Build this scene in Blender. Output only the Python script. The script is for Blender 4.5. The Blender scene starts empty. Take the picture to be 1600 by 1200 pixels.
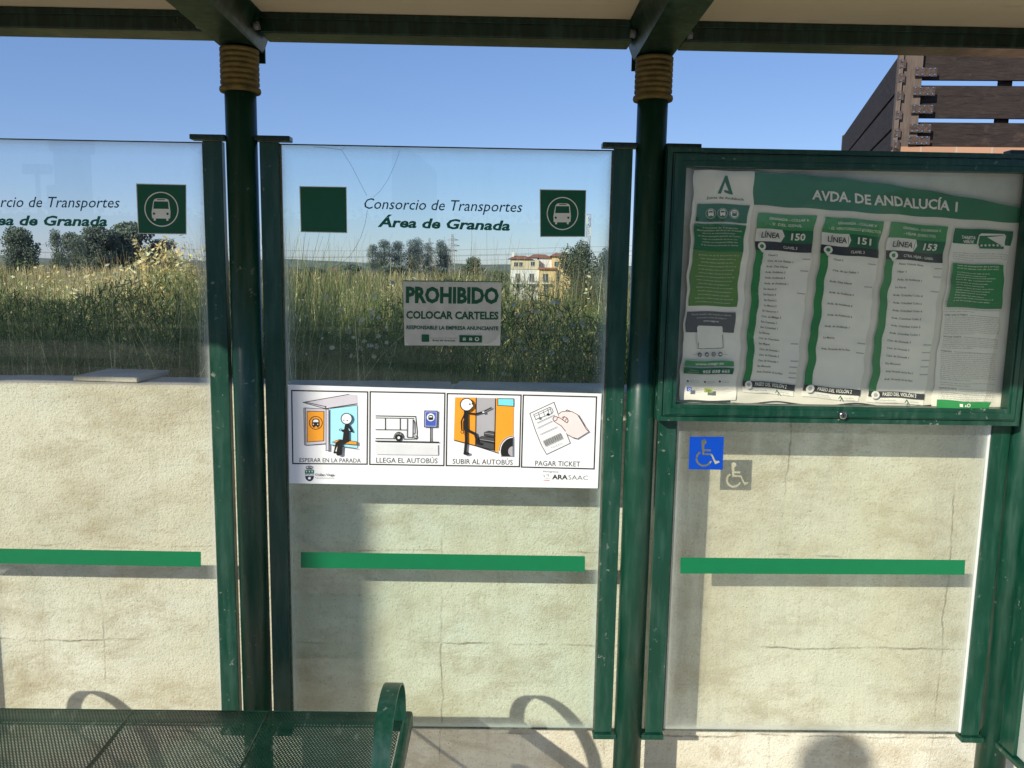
import bpy, bmesh, math, random
import numpy as np
from mathutils import Vector, Matrix, noise
random.seed(7); rng = np.random.default_rng(7)
C = bpy.context.scene.collection
sc = bpy.context.scene
# ------------------------------------------------------------------ camera model
F, CP, CR, CW = 1266.57, math.radians(7.958), math.radians(.988), math.radians(.7796)
CAM = Vector((0, -2.0, 1.5))
fw = Vector((math.sin(CW)*math.cos(CP), math.cos(CW)*math.cos(CP), -math.sin(CP)))
rt = Vector((math.cos(CW), -math.sin(CW), 0)); up = rt.cross(fw)
AX = rt*math.cos(CR)+up*math.sin(CR); BX = up*math.cos(CR)-rt*math.sin(CR)
def ray(u, v): return AX*((u-800)/F)+BX*((600-v)/F)+fw
def U(u, v, Y=0.0):
    d = ray(u, v); return CAM+d*((Y+2)/d.y)
def UZ(u, v, Z):
    d = ray(u, v); return CAM+d*((Z-1.5)/d.z)
cd = bpy.data.cameras.new('camera'); cam = bpy.data.objects.new('camera', cd); C.objects.link(cam)
cd.sensor_width = 36; cd.lens = F/1600*36; cd.clip_start = .02; cd.clip_end = 8000
cam.matrix_world = Matrix(((AX.x, BX.x, -fw.x, CAM.x), (AX.y, BX.y, -fw.y, CAM.y), (AX.z, BX.z, -fw.z, CAM.z), (0, 0, 0, 1)))
sc.camera = cam
# ------------------------------------------------------------------ light
SD = Vector((.82, 1, -.62)).normalized()          # sun travel direction
w = bpy.data.worlds.new('World'); sc.world = w; w.use_nodes = True
nt = w.node_tree; bg = nt.nodes['Background']; sky = nt.nodes.new('ShaderNodeTexSky'); sky.sky_type = 'NISHITA'; sky.sun_disc = False
el = math.asin(-SD.z); sky.sun_elevation = el; sky.sun_rotation = math.atan2(-SD.x, -SD.y)
sky.air_density = 1.0; sky.dust_density = .25; sky.ozone_density = 2.2; sky.altitude = 600
tn = nt.nodes.new('ShaderNodeMixRGB'); tn.blend_type = 'MULTIPLY'; tn.inputs[0].default_value = 1; tn.inputs[2].default_value = (1.02, 1.04, 1.18, 1); nt.links.new(sky.outputs[0], tn.inputs[1]); hb_ = nt.nodes.new('ShaderNodeMixRGB'); hb_.inputs[0].default_value = .38; hb_.inputs[2].default_value = (1.35, 2.75, 6.2, 1); nt.links.new(tn.outputs[0], hb_.inputs[1]); nt.links.new(hb_.outputs[0], bg.inputs[0]); bg.inputs[1].default_value = .114
sl = bpy.data.lights.new('sun', 'SUN'); sl.energy = 4.75; sl.angle = math.radians(.53); sl.color = (1, .93, .80)
so = bpy.data.objects.new('sun', sl); C.objects.link(so); so.rotation_euler = SD.to_track_quat('-Z', 'Y').to_euler(); so.location = (-8, -10, 9)
sc.view_settings.view_transform = 'Standard'; sc.view_settings.look = 'None'; sc.view_settings.exposure = 0
sc.cycles.max_bounces = 10; sc.cycles.transparent_max_bounces = 24; sc.cycles.use_denoising = True
sc.cycles.sample_clamp_indirect = 6
# ------------------------------------------------------------------ materials
class NT:
    def __init__(s, name):
        s.m = bpy.data.materials.new(name); s.m.use_nodes = True; s.t = s.m.node_tree; s.b = s.t.nodes['Principled BSDF']; s.out = s.t.nodes['Material Output']
    def n(s, kind, **k):
        x = s.t.nodes.new('ShaderNode'+kind)
        for a, v in k.items():
            if a.startswith('i_'):
                kk = a[2:]; x.inputs[int(kk) if kk.isdigit() else kk].default_value = v
            else: setattr(x, a, v)
        return x
    def l(s, a, b): s.t.links.new(a, b)
    def co(s, kind='Object', scale=(1, 1, 1), loc=(0, 0, 0)):
        tc = s.n('TexCoord'); mp = s.n('Mapping'); mp.inputs['Scale'].default_value = scale; mp.inputs['Location'].default_value = loc
        s.l(tc.outputs[kind], mp.inputs[0]); return mp.outputs[0]
    def noise(s, vec, scale, detail=5, rough=.6, dist=0):
        x = s.n('TexNoise'); x.inputs['Scale'].default_value = scale; x.inputs['Detail'].default_value = detail; x.inputs['Roughness'].default_value = rough; x.inputs['Distortion'].default_value = dist
        s.l(vec, x.inputs['Vector']); return x.outputs[0]
    def ramp(s, fac, stops, interp='LINEAR'):
        r = s.n('ValToRGB'); r.color_ramp.interpolation = interp; e = r.color_ramp.elements
        while len(e) > 1: e.remove(e[-1])
        for i, (p, c) in enumerate(stops):
            x = e[0] if i == 0 else e.new(p)
            x.position = p; x.color = (c, c, c, 1) if not hasattr(c, '__len__') else (*c, 1)
        s.l(fac, r.inputs[0]); return r.outputs[0]
    def mix(s, f, a, b, mode='MIX'):
        x = s.n('MixRGB', blend_type=mode)
        for i, v in ((0, f), (1, a), (2, b)):
            if hasattr(v, 'links') or hasattr(v, 'is_linked'): s.l(v, x.inputs[i])
            else: x.inputs[i].default_value = v if not (hasattr(v, '__len__') and len(v) == 3) else (*v, 1)
        return x.outputs[0]
    def math(s, op, a, b=0.0):
        x = s.n('Math', operation=op)
        for i, v in ((0, a), (1, b)):
            if hasattr(v, 'is_linked'): s.l(v, x.inputs[i])
            else: x.inputs[i].default_value = v
        return x.outputs[0]
    def bump(s, h, strength=.3, dist=.01, prev=None):
        b = s.n('Bump'); b.inputs['Strength'].default_value = strength; b.inputs['Distance'].default_value = dist; s.l(h, b.inputs['Height'])
        if prev: s.l(prev, b.inputs['Normal'])
        return b.outputs[0]
def flat(name, col, rough=.6, var=.12, scale=30, spec=.4, metal=0):
    s = NT(name); v = s.co('Object'); n = s.noise(v, scale, 4)
    r = s.ramp(n, [(.3, [c*(1-var) for c in col]), (.7, [min(1, c*(1+var)) for c in col])]); s.l(r, s.b.inputs['Base Color'])
    s.b.inputs['Roughness'].default_value = rough; s.b.inputs['Specular IOR Level'].default_value = spec; s.b.inputs['Metallic'].default_value = metal
    return s.m
def make_green(name, base=(.002, .052, .030), worn=.5):
    s = NT(name); v = s.co('Object')
    n1 = s.noise(v, 9, 6, .65); n2 = s.noise(s.co('Object', (1, 1, .12)), 60, 4); n3 = s.noise(v, 62, 4, .6)
    c = s.ramp(n1, [(.3, [x*.75 for x in base]), (.6, base), (.8, (base[0]+.012, base[1]*1.2, base[2]*1.35))])
    dust = s.ramp(n2, [(.46, 0.0), (.80, .50)]); c = s.mix(dust, c, (.06, .13, .10))
    big = s.ramp(s.noise(v, 5, 3), [(.50, 0.), (.62, 1.)]); ch = s.ramp(n3, [(.64, 0.), (.665, worn)]); ch = s.math('MULTIPLY', ch, big)
    c = s.mix(ch, c, (.24, .26, .23)); s.l(c, s.b.inputs['Base Color'])
    rr = s.ramp(n1, [(.3, .26), (.75, .48)]); s.l(rr, s.b.inputs['Roughness']); s.b.inputs['Specular IOR Level'].default_value = .5
    s.l(s.bump(s.noise(v, 40, 3), .08, .004), s.b.inputs['Normal'])
    return s.m
M = {}
M['green'] = make_green('green_painted_steel', worn=.75); M['green_dark'] = make_green('green_painted_beam', (.002, .020, .009), .15)
M['collar'] = flat('brown_rubber', (.165, .115, .032), .7, .45, 35)
M['black'] = flat('black_print', (.012, .012, .012), .5, 0); M['white'] = flat('white_vinyl', (.84, .86, .87), .35, .015, 4)
M['steel'] = flat('chromed_steel', (.6, .6, .6), .18, .1, 40, .5, 1); M['dirt'] = flat('sealant_grime', (.10, .11, .08), .8, .4, 90)
def colm(n, c, r=.5, var=.04): M[n] = flat(n, c, r, var, 25)
colm('print_green', (.005, .15, .065)); colm('stripe_green', (.002, .17, .062), .4); colm('logo_green', (.006, .105, .050), .5); colm('letter_teal', (.006, .15, .098)); colm('letter_navy', (.014, .060, .085))
colm('sign_green', (.008, .095, .035)); colm('sign_base', (.60, .585, .49), .5, .12); colm('sign_edge', (.70, .69, .58)); colm('blue_vinyl', (.0, .06, .46), .35)
colm('orange', (.92, .36, .025)); colm('light_blue', (.40, .80, .95)); colm('lilac', (.62, .60, .66)); colm('mid_grey', (.42, .42, .44)); colm('dark_grey', (.07, .07, .075)); colm('pale_grey', (.72, .74, .75)); colm('pink', (.90, .72, .70)); colm('sign_blue', (.06, .12, .50)); colm('cyan', (.2, .72, .78))
colm('caption', (.035, .035, .04)); colm('crest_green', (.02, .16, .10)); colm('crest_navy', (.012, .03, .07)); colm('text_grey', (.13, .14, .15)); colm('salmon', (.75, .30, .25))
colm('paper', (.80, .765, .65), .75, .03); colm('paper_white', (.93, .90, .79), .75, .03); colm('header_green', (.026, .19, .075)); colm('mid_green', (.062, .31, .10)); colm('dark_green', (.016, .15, .065)); colm('band_green', (.028, .25, .07)); colm('lime_green', (.13, .28, .07)); colm('anthracite', (.035, .038, .045)); colm('grey_block', (.13, .13, .135)); colm('small_text', (.16, .16, .16)); colm('print_white', (.86, .84, .74)); colm('olive', (.35, .40, .12)); colm('backing', (.76, .75, .64), .6, .06)
# stucco wall
def stucco():
    s = NT('lime_render'); v = s.co('Object')
    big = s.noise(v, 2.3, 6, .62, .4); med = s.noise(s.co('Object', (.8, 1, 1.6), (3, 1, 2)), 5.5, 7, .7); fine = s.noise(v, 190, 3, .6); sp = s.noise(v, 420, 2, .5)
    c = s.ramp(big, [(.28, (.58, .525, .385)), (.44, (.70, .665, .52)), (.60, (.78, .765, .64))])
    st = s.ramp(med, [(.50, 0.), (.66, .75)]); c = s.mix(st, c, (.50, .435, .30)); st2 = s.ramp(s.noise(s.co('Object', (1, 1, 2.6), (5, 1, 8)), 2.6, 8, .75, .6), [(.54, 0.), (.62, .38), (.70, .55)]); c = s.mix(st2, c, (.42, .345, .22)); st3 = s.ramp(s.noise(s.co('Object', (1, 1, .07), (2, 0, 3)), 38, 5, .7), [(.55, 0.), (.75, .38)]); c = s.mix(st3, c, (.45, .40, .28))
    gr = s.ramp(s.noise(s.co('Object', (1, 1, 1), (9, 4, 5)), 3.2, 5), [(.5, 0.), (.7, .5)]); c = s.mix(gr, c, (.64, .66, .55))
    d = s.ramp(fine, [(.30, .42), (.43, 0.)]); c = s.mix(d, c, (.27, .215, .13))
    # specks
    vo = s.n('TexVoronoi'); vo.inputs['Scale'].default_value = 60; s.l(v, vo.inputs['Vector']); spk = s.ramp(vo.outputs[0], [(.05, .75), (.11, 0.)]); c = s.mix(s.math('MULTIPLY', spk, s.ramp(s.noise(v, 12, 2), [(.5, 0.), (.6, 1.)])), c, (.12, .09, .06))
    # cracks along the hidden block joints and a few wandering ones
    wob = s.noise(v, 11, 6, .7); sep = s.n('SeparateXYZ'); s.l(v, sep.inputs[0])
    def jl(axis, per, off, amp, wd, sc2):
        wv = s.noise(s.co('Object', (1, 1, 1), (off*7, 0, off)), sc2, 5, .65)
        p = s.math('ADD', sep.outputs[axis], s.math('MULTIPLY', wv, amp)); p = s.math('ADD', p, off)
        q = s.math('PINGPONG', p, per/2); return s.ramp(q, [(0.0, 1.), (wd, 0.)])
    h = jl('Z', .27, .06, .035, .0026, 5); gate = s.ramp(s.noise(v, 2.1, 3), [(.44, 0.), (.54, 1.)]); h = s.math('MULTIPLY', h, gate)
    vv = jl('X', .47, .13, .05, .0020, 4); gate2 = s.ramp(s.noise(s.co('Object', (1, 1, 1), (4, 2, 8)), 2.4, 3), [(.49, 0.), (.57, .8)]); vv = s.math('MULTIPLY', vv, gate2)
    cr = s.math('MAXIMUM', h, vv); cr = s.math('MULTIPLY', cr, s.ramp(wob, [(.40, .05), (.60, .9)])); c = s.mix(cr, c, (.15, .115, .07))
    s.l(c, s.b.inputs['Base Color']); s.b.inputs['Roughness'].default_value = .93; s.b.inputs['Specular IOR Level'].default_value = .15
    b1 = s.bump(fine, .8, .0040); b2 = s.bump(med, .6, .012, b1); b3 = s.bump(s.math('MULTIPLY', cr, -1.), .6, .003, b2); s.l(b3, s.b.inputs['Normal'])
    return s.m
M['stucco'] = stucco()
s = NT('cement_coping'); v = s.co('Object'); c = s.ramp(s.noise(v, 6, 6), [(.3, (.42, .385, .32)), (.7, (.64, .60, .50))]); c = s.mix(s.ramp(s.noise(v, 160, 2), [(.3, .4), (.45, 0.)]), c, (.15, .15, .14)); s.l(c, s.b.inputs['Base Color']); s.b.inputs['Roughness'].default_value = .9; s.l(s.bump(s.noise(v, 120, 4), .5, .004), s.b.inputs['Normal']); M['cement'] = s.m
s = NT('ceiling_panel'); v = s.co('Object'); c = s.ramp(s.noise(v, 1.8, 5), [(.3, (.58, .47, .29)), (.7, (.68, .57, .38))]); c = s.mix(s.ramp(s.noise(s.co('Object', (1, 6, 1)), 6, 6, .7), [(.6, 0.), (.75, .4)]), c, (.25, .17, .08)); s.l(c, s.b.inputs['Base Color']); s.b.inputs['Roughness'].default_value = .55; M['ceiling'] = s.m
# glass with a veil of dust
def glass(name, tint, dust, refl=.9, dcol=(.80, .86, .80), hw=.4, z0=.30, z1=1.79):
    s = NT(name); t = s.t; t.nodes.remove(s.b); v = s.co('Object')
    tr = s.n('BsdfTransparent'); tr.inputs[0].default_value = (*tint, 1)
    gl = s.n('BsdfGlossy'); gl.inputs['Roughness'].default_value = .0; gl.inputs[0].default_value = (1, 1, 1, 1)
    lw = s.n('LayerWeight'); lw.inputs[0].default_value = .5; ff = s.math('MULTIPLY', s.math('ADD', .045, s.math('MULTIPLY', s.math('POWER', lw.outputs['Facing'], 5.0), .955)), 1.1*refl)
    df = s.n('BsdfDiffuse'); df.inputs[0].default_value = (*dcol, 1); tl = s.n('BsdfTranslucent'); tl.inputs[0].default_value = (*dcol, 1)
    dd = s.n('MixShader'); dd.inputs[0].default_value = .45; s.l(df.outputs[0], dd.inputs[1]); s.l(tl.outputs[0], dd.inputs[2])
    n1 = s.noise(v, 5, 5, .7); n2 = s.noise(s.co('Object', (1, 1, .18)), 22, 4, .7); n3 = s.noise(v, 170, 3, .7)
    f = s.math('MULTIPLY', s.ramp(n1, [(.25, .6), (.75, 1.35)]), dust)
    f = s.math('ADD', f, s.math('MULTIPLY', s.ramp(n2, [(.45, 0.), (.8, 1.)]), dust*1.3))
    f = s.math('ADD', f, s.math('MULTIPLY', s.ramp(n3, [(.60, 0.), (.70, 1.)]), dust*.9))
    sep = s.n('SeparateXYZ'); s.l(v, sep.inputs[0])
    ex = s.math('SUBTRACT', hw, s.math('ABSOLUTE', sep.outputs[0])); ez = s.math('MINIMUM', s.math('SUBTRACT', sep.outputs[2], z0), s.math('SUBTRACT', z1, sep.outputs[2]))
    e = s.math('MINIMUM', ex, ez); wob = s.math('MULTIPLY', s.noise(v, 14, 4), .012); e = s.math('SUBTRACT', e, wob)
    eg = s.ramp(e, [(0.0, .5), (.010, .15), (.030, 0.)]); f = s.math('ADD', f, eg); f = s.math('MINIMUM', f, .9)
    m1 = s.n('MixShader'); s.l(f, m1.inputs[0]); s.l(tr.outputs[0], m1.inputs[1]); s.l(dd.outputs[0], m1.inputs[2])
    m2 = s.n('MixShader'); s.l(ff, m2.inputs[0]); s.l(m1.outputs[0], m2.inputs[1]); s.l(gl.outputs[0], m2.inputs[2]); s.l(m2.outputs[0], s.out.inputs[0])
    return s.m
M['glass'] = glass('dusty_safety_glass', (.95, .97, .95), .024); M['glass_green'] = glass('dusty_green_glass', (.89, .955, .92), .030, dcol=(.72, .86, .80)); M['glass_right'] = glass('hazy_glass', (.92, .945, .90), .095)
M['case_glass'] = glass('display_glass', (.96, .97, .95), .018, .6, hw=9, z0=-9, z1=9)
# perforated steel
def perforated():
    s = NT('perforated_green_steel'); t = s.t; v = s.co('Object', (1/.0075, 1/.0112, 1))
    def lat(off):
        a = s.n('VectorMath', operation='ADD'); s.l(v, a.inputs[0]); a.inputs[1].default_value = (off, off, 0)
        fr = s.n('VectorMath', operation='FRACTION'); s.l(a.outputs[0], fr.inputs[0]); b = s.n('VectorMath', operation='SUBTRACT'); s.l(fr.outputs[0], b.inputs[0]); b.inputs[1].default_value = (.5, .5, 0)
        m = s.n('VectorMath', operation='MULTIPLY'); s.l(b.outputs[0], m.inputs[0]); m.inputs[1].default_value = (.75, 1.12, 0); l = s.n('VectorMath', operation='LENGTH'); s.l(m.outputs[0], l.inputs[0]); return l.outputs['Value']
    d = s.math('MINIMUM', lat(0.), lat(.5)); hole = s.math('LESS_THAN', d, .182)
    o = s.co('Object'); n = s.noise(o, 7, 5, .7); n2 = s.noise(s.co('Object', (1, .25, 1)), 55, 3)
    c = s.ramp(n, [(.35, (.002, .030, .018)), (.7, (.010, .052, .033))]); c = s.mix(s.ramp(n2, [(.60, 0.), (.74, .5)]), c, (.22, .26, .22)); s.l(c, s.b.inputs['Base Color']); s.b.inputs['Roughness'].default_value = .33
    tr = s.n('BsdfTransparent'); mx = s.n('MixShader'); s.l(hole, mx.inputs[0]); s.l(s.b.outputs[0], mx.inputs[1]); s.l(tr.outputs[0], mx.inputs[2]); s.l(mx.outputs[0], s.out.inputs[0])
    return s.m
M['perf'] = perforated()
def leafmat(name, rough=.65, tr=.25):
    s = NT(name); a = s.n('Attribute', attribute_name='col'); s.l(a.outputs['Color'], s.b.inputs['Base Color']); s.b.inputs['Roughness'].default_value = rough; s.b.inputs['Specular IOR Level'].default_value = .2
    tl = s.n('BsdfTranslucent'); s.l(a.outputs['Color'], tl.inputs[0]); mx = s.n('MixShader'); mx.inputs[0].default_value = tr; s.l(s.b.outputs[0], mx.inputs[1]); s.l(tl.outputs[0], mx.inputs[2]); s.l(mx.outputs[0], s.out.inputs[0]); return s.m
M['leaf'] = leafmat('foliage'); M['grassm'] = leafmat('grass_blades', .6, .3)
s = NT('field_soil'); v = s.co('Object'); c = s.ramp(s.noise(v, .8, 8, .7), [(.35, (.07, .09, .03)), (.55, (.19, .17, .07)), (.7, (.30, .25, .12))]); s.l(c, s.b.inputs['Base Color']); s.b.inputs['Roughness'].default_value = 1; M['soil'] = s.m
s = NT('concrete_paving'); v = s.co('Object'); br = s.n('TexBrick'); s.l(v, br.inputs['Vector']); br.inputs['Scale'].default_value = 1; br.inputs['Brick Width'].default_value = .4; br.inputs['Row Height'].default_value = .4; br.inputs['Mortar Size'].default_value = .006; br.offset = 0
br.inputs['Color1'].default_value = (.60, .53, .43, 1); br.inputs['Color2'].default_value = (.66, .58, .47, 1); br.inputs['Mortar'].default_value = (.14, .12, .10, 1)
c = s.mix(s.ramp(s.noise(v, 5, 7, .7), [(.4, 0.), (.7, .5)]), br.outputs[0], (.26, .22, .18)); s.l(c, s.b.inputs['Base Color']); s.b.inputs['Roughness'].default_value = .9; M['paving'] = s.m
s = NT('asphalt'); v = s.co('Object'); c = s.ramp(s.noise(v, 60, 4), [(.3, (.035, .035, .037)), (.7, (.075, .073, .07))]); s.l(c, s.b.inputs['Base Color']); s.b.inputs['Roughness'].default_value = .9; M['asphalt'] = s.m
def wood(name, a, b, sc3):
    s = NT(name); v = s.co('Object', sc3); n = s.noise(v, 6, 8, .7, 1.2); c = s.ramp(n, [(.3, a), (.7, b)]); c = s.mix(s.ramp(s.noise(s.co('Object'), 9, 5), [(.6, 0.), (.8, .4)]), c, (.16, .11, .08)); s.l(c, s.b.inputs['Base Color']); s.b.inputs['Roughness'].default_value = .75; s.b.inputs['Specular IOR Level'].default_value = .25; s.l(s.bump(n, .5, .004), s.b.inputs['Normal']); return s.m
M['wood'] = wood('dark_stained_board', (.016, .012, .011), (.060, .044, .037), (1.2, 1.2, 9)); M['wood_post'] = wood('weathered_post', (.10, .075, .06), (.20, .155, .125), (9, 9, .7)); M['rust'] = flat('rusty_plate', (.115, .08, .062), .6, .5, 60, .4, .3)
s = NT('terrace_brick'); v = s.co('Object'); br = s.n('TexBrick'); mp = s.n('Mapping'); mp.inputs['Rotation'].default_value = (math.radians(90), 0, 0); s.l(v, mp.inputs[0]); s.l(mp.outputs[0], br.inputs['Vector']); br.inputs['Scale'].default_value = 1; br.inputs['Brick Width'].default_value = .25; br.inputs['Row Height'].default_value = .07; br.inputs['Mortar Size'].default_value = .006; br.inputs['Color1'].default_value = (.56, .31, .19, 1); br.inputs['Color2'].default_value = (.48, .26, .16, 1); br.inputs['Mortar'].default_value = (.5, .42, .32, 1); s.l(br.outputs[0], s.b.inputs['Base Color']); s.b.inputs['Roughness'].default_value = .9; M['brick'] = s.m
M['hedge_core'] = flat('hedge_shade', (.015, .022, .010), .9, .3, 6); M['bark'] = flat('bark', (.09, .065, .045), .9, .4, 20); M['h_white'] = flat('white_plaster', (.78, .76, .70), .9, .06, 1); M['h_yellow'] = flat('ochre_plaster', (.76, .56, .27), .9, .08, 1); M['h_cream'] = flat('cream_plaster', (.68, .58, .38), .9, .06, 1); M['rooftile'] = flat('clay_roof_tiles', (.36, .15, .09), .9, .3, 4); M['h_glass'] = flat('dark_window_glass', (.07, .085, .10), .2, .3, 2); M['h_frame'] = flat('white_window_frame', (.6, .6, .58), .6, .05); M['iron'] = flat('grey_iron', (.16, .16, .16), .6, .2, 8); M['galv'] = flat('galvanised_lattice', (.42, .42, .42), .5, .3, 3); M['haze_hill'] = flat('distant_hillside', (.16, .19, .15), 1, .3, .02); M['concrete'] = flat('tower_concrete', (.10, .10, .11), .9, .1, 2)
# ------------------------------------------------------------------ object helpers
def tag(o, label=None, cat=None, group=None, kind=None):
    for k, v in (('label', label), ('category', cat), ('group', group), ('kind', kind)):
        if v: o[k] = v
    return o
def thing(name, label, cat, loc=(0, 0, 0), group=None):
    o = bpy.data.objects.new(name, None); o.empty_display_size = .1; C.objects.link(o); o.location = loc
    return tag(o, label, cat, group)
def link(name, me, parent=None):
    o = bpy.data.objects.new(name, me); C.objects.link(o)
    if parent is not None:
        o.parent = parent; loc = Vector((0, 0, 0)); p = parent
        while p is not None: loc += p.location; p = p.parent
        o.location = -loc
    return o
def recenter(o, c):
    """put a mesh object's own origin at world point c (its data is in world space)"""
    c = Vector(c); o.data.transform(Matrix.Translation(-c)); o.location = o.location+c; return o
class MB:
    def __init__(s): s.bm = bmesh.new(); s.mats = []
    def mi(s, m):
        m = M[m] if isinstance(m, str) else m
        if m not in s.mats: s.mats.append(m)
        return s.mats.index(m)
    def _f(s, faces, m, smooth=False):
        i = s.mi(m)
        for f in faces: f.material_index = i; f.smooth = smooth
    def box(s, a, b, m, bev=0.0, rot=None):
        a, b = Vector(a), Vector(b); r = bmesh.ops.create_cube(s.bm, size=1); vs = r['verts']; d = b-a; c = (a+b)/2
        for v in vs: v.co = Vector((v.co.x*d.x, v.co.y*d.y, v.co.z*d.z))
        fs = set(f for v in vs for f in v.link_faces)
        if bev > 0:
            es = set(e for v in vs for e in v.link_edges); rr = bmesh.ops.bevel(s.bm, geom=list(es), offset=bev, segments=2, affect='EDGES', profile=.5); fs |= set(rr['faces']); fs = set(f for f in fs if f.is_valid); vs = set(v for f in fs for v in f.verts)
        for v in vs:
            if rot is not None: v.co = rot @ v.co
            v.co += c
        s._f(fs, m); return s
    def hexa(s, p, m):
        v = [s.bm.verts.new(q) for q in p]
        s._f([s.bm.faces.new([v[i] for i in ix]) for ix in ((0, 1, 2, 3), (7, 6, 5, 4), (0, 4, 5, 1), (1, 5, 6, 2), (2, 6, 7, 3), (3, 7, 4, 0))], m); return s
    def face(s, pts, m):
        f = s.bm.faces.new([s.bm.verts.new(p) for p in pts]); s._f([f], m); return f
    def tube(s, pts, r, m, seg=12, caps=True, closed=False):
        pts = [Vector(p) for p in pts]; n = len(pts); rs = r if hasattr(r, '__len__') else [r]*n; rings = []; prev = None
        for i, p in enumerate(pts):
            d = (pts[min(i+1, n-1)]-pts[max(i-1, 0)]).normalized()
            if prev is None:
                a = Vector((0, 0, 1)) if abs(d.z) < .9 else Vector((1, 0, 0)); x = d.cross(a).normalized()
            else: x = (prev-d*prev.dot(d)).normalized()
            prev = x; y = d.cross(x); rings.append([s.bm.verts.new(p+(x*math.cos(t)+y*math.sin(t))*rs[i]) for t in [2*math.pi*k/seg for k in range(seg)]])
        fs = []
        for i in range(n-1):
            for k in range(seg): fs.append(s.bm.faces.new((rings[i][k], rings[i][(k+1) % seg], rings[i+1][(k+1) % seg], rings[i+1][k])))
        s._f(fs, m, True)
        if caps: s._f([s.bm.faces.new(rings[0][::-1]), s.bm.faces.new(rings[-1])], m)
        return s
    def build(s, name, parent=None, smooth_angle=None):
        bmesh.ops.recalc_face_normals(s.bm, faces=s.bm.faces); me = bpy.data.meshes.new(name); s.bm.to_mesh(me); s.bm.free()
        for m in s.mats: me.materials.append(m)
        return link(name, me, parent)
colm('petal', (1., .90, .66), .6)
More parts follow.
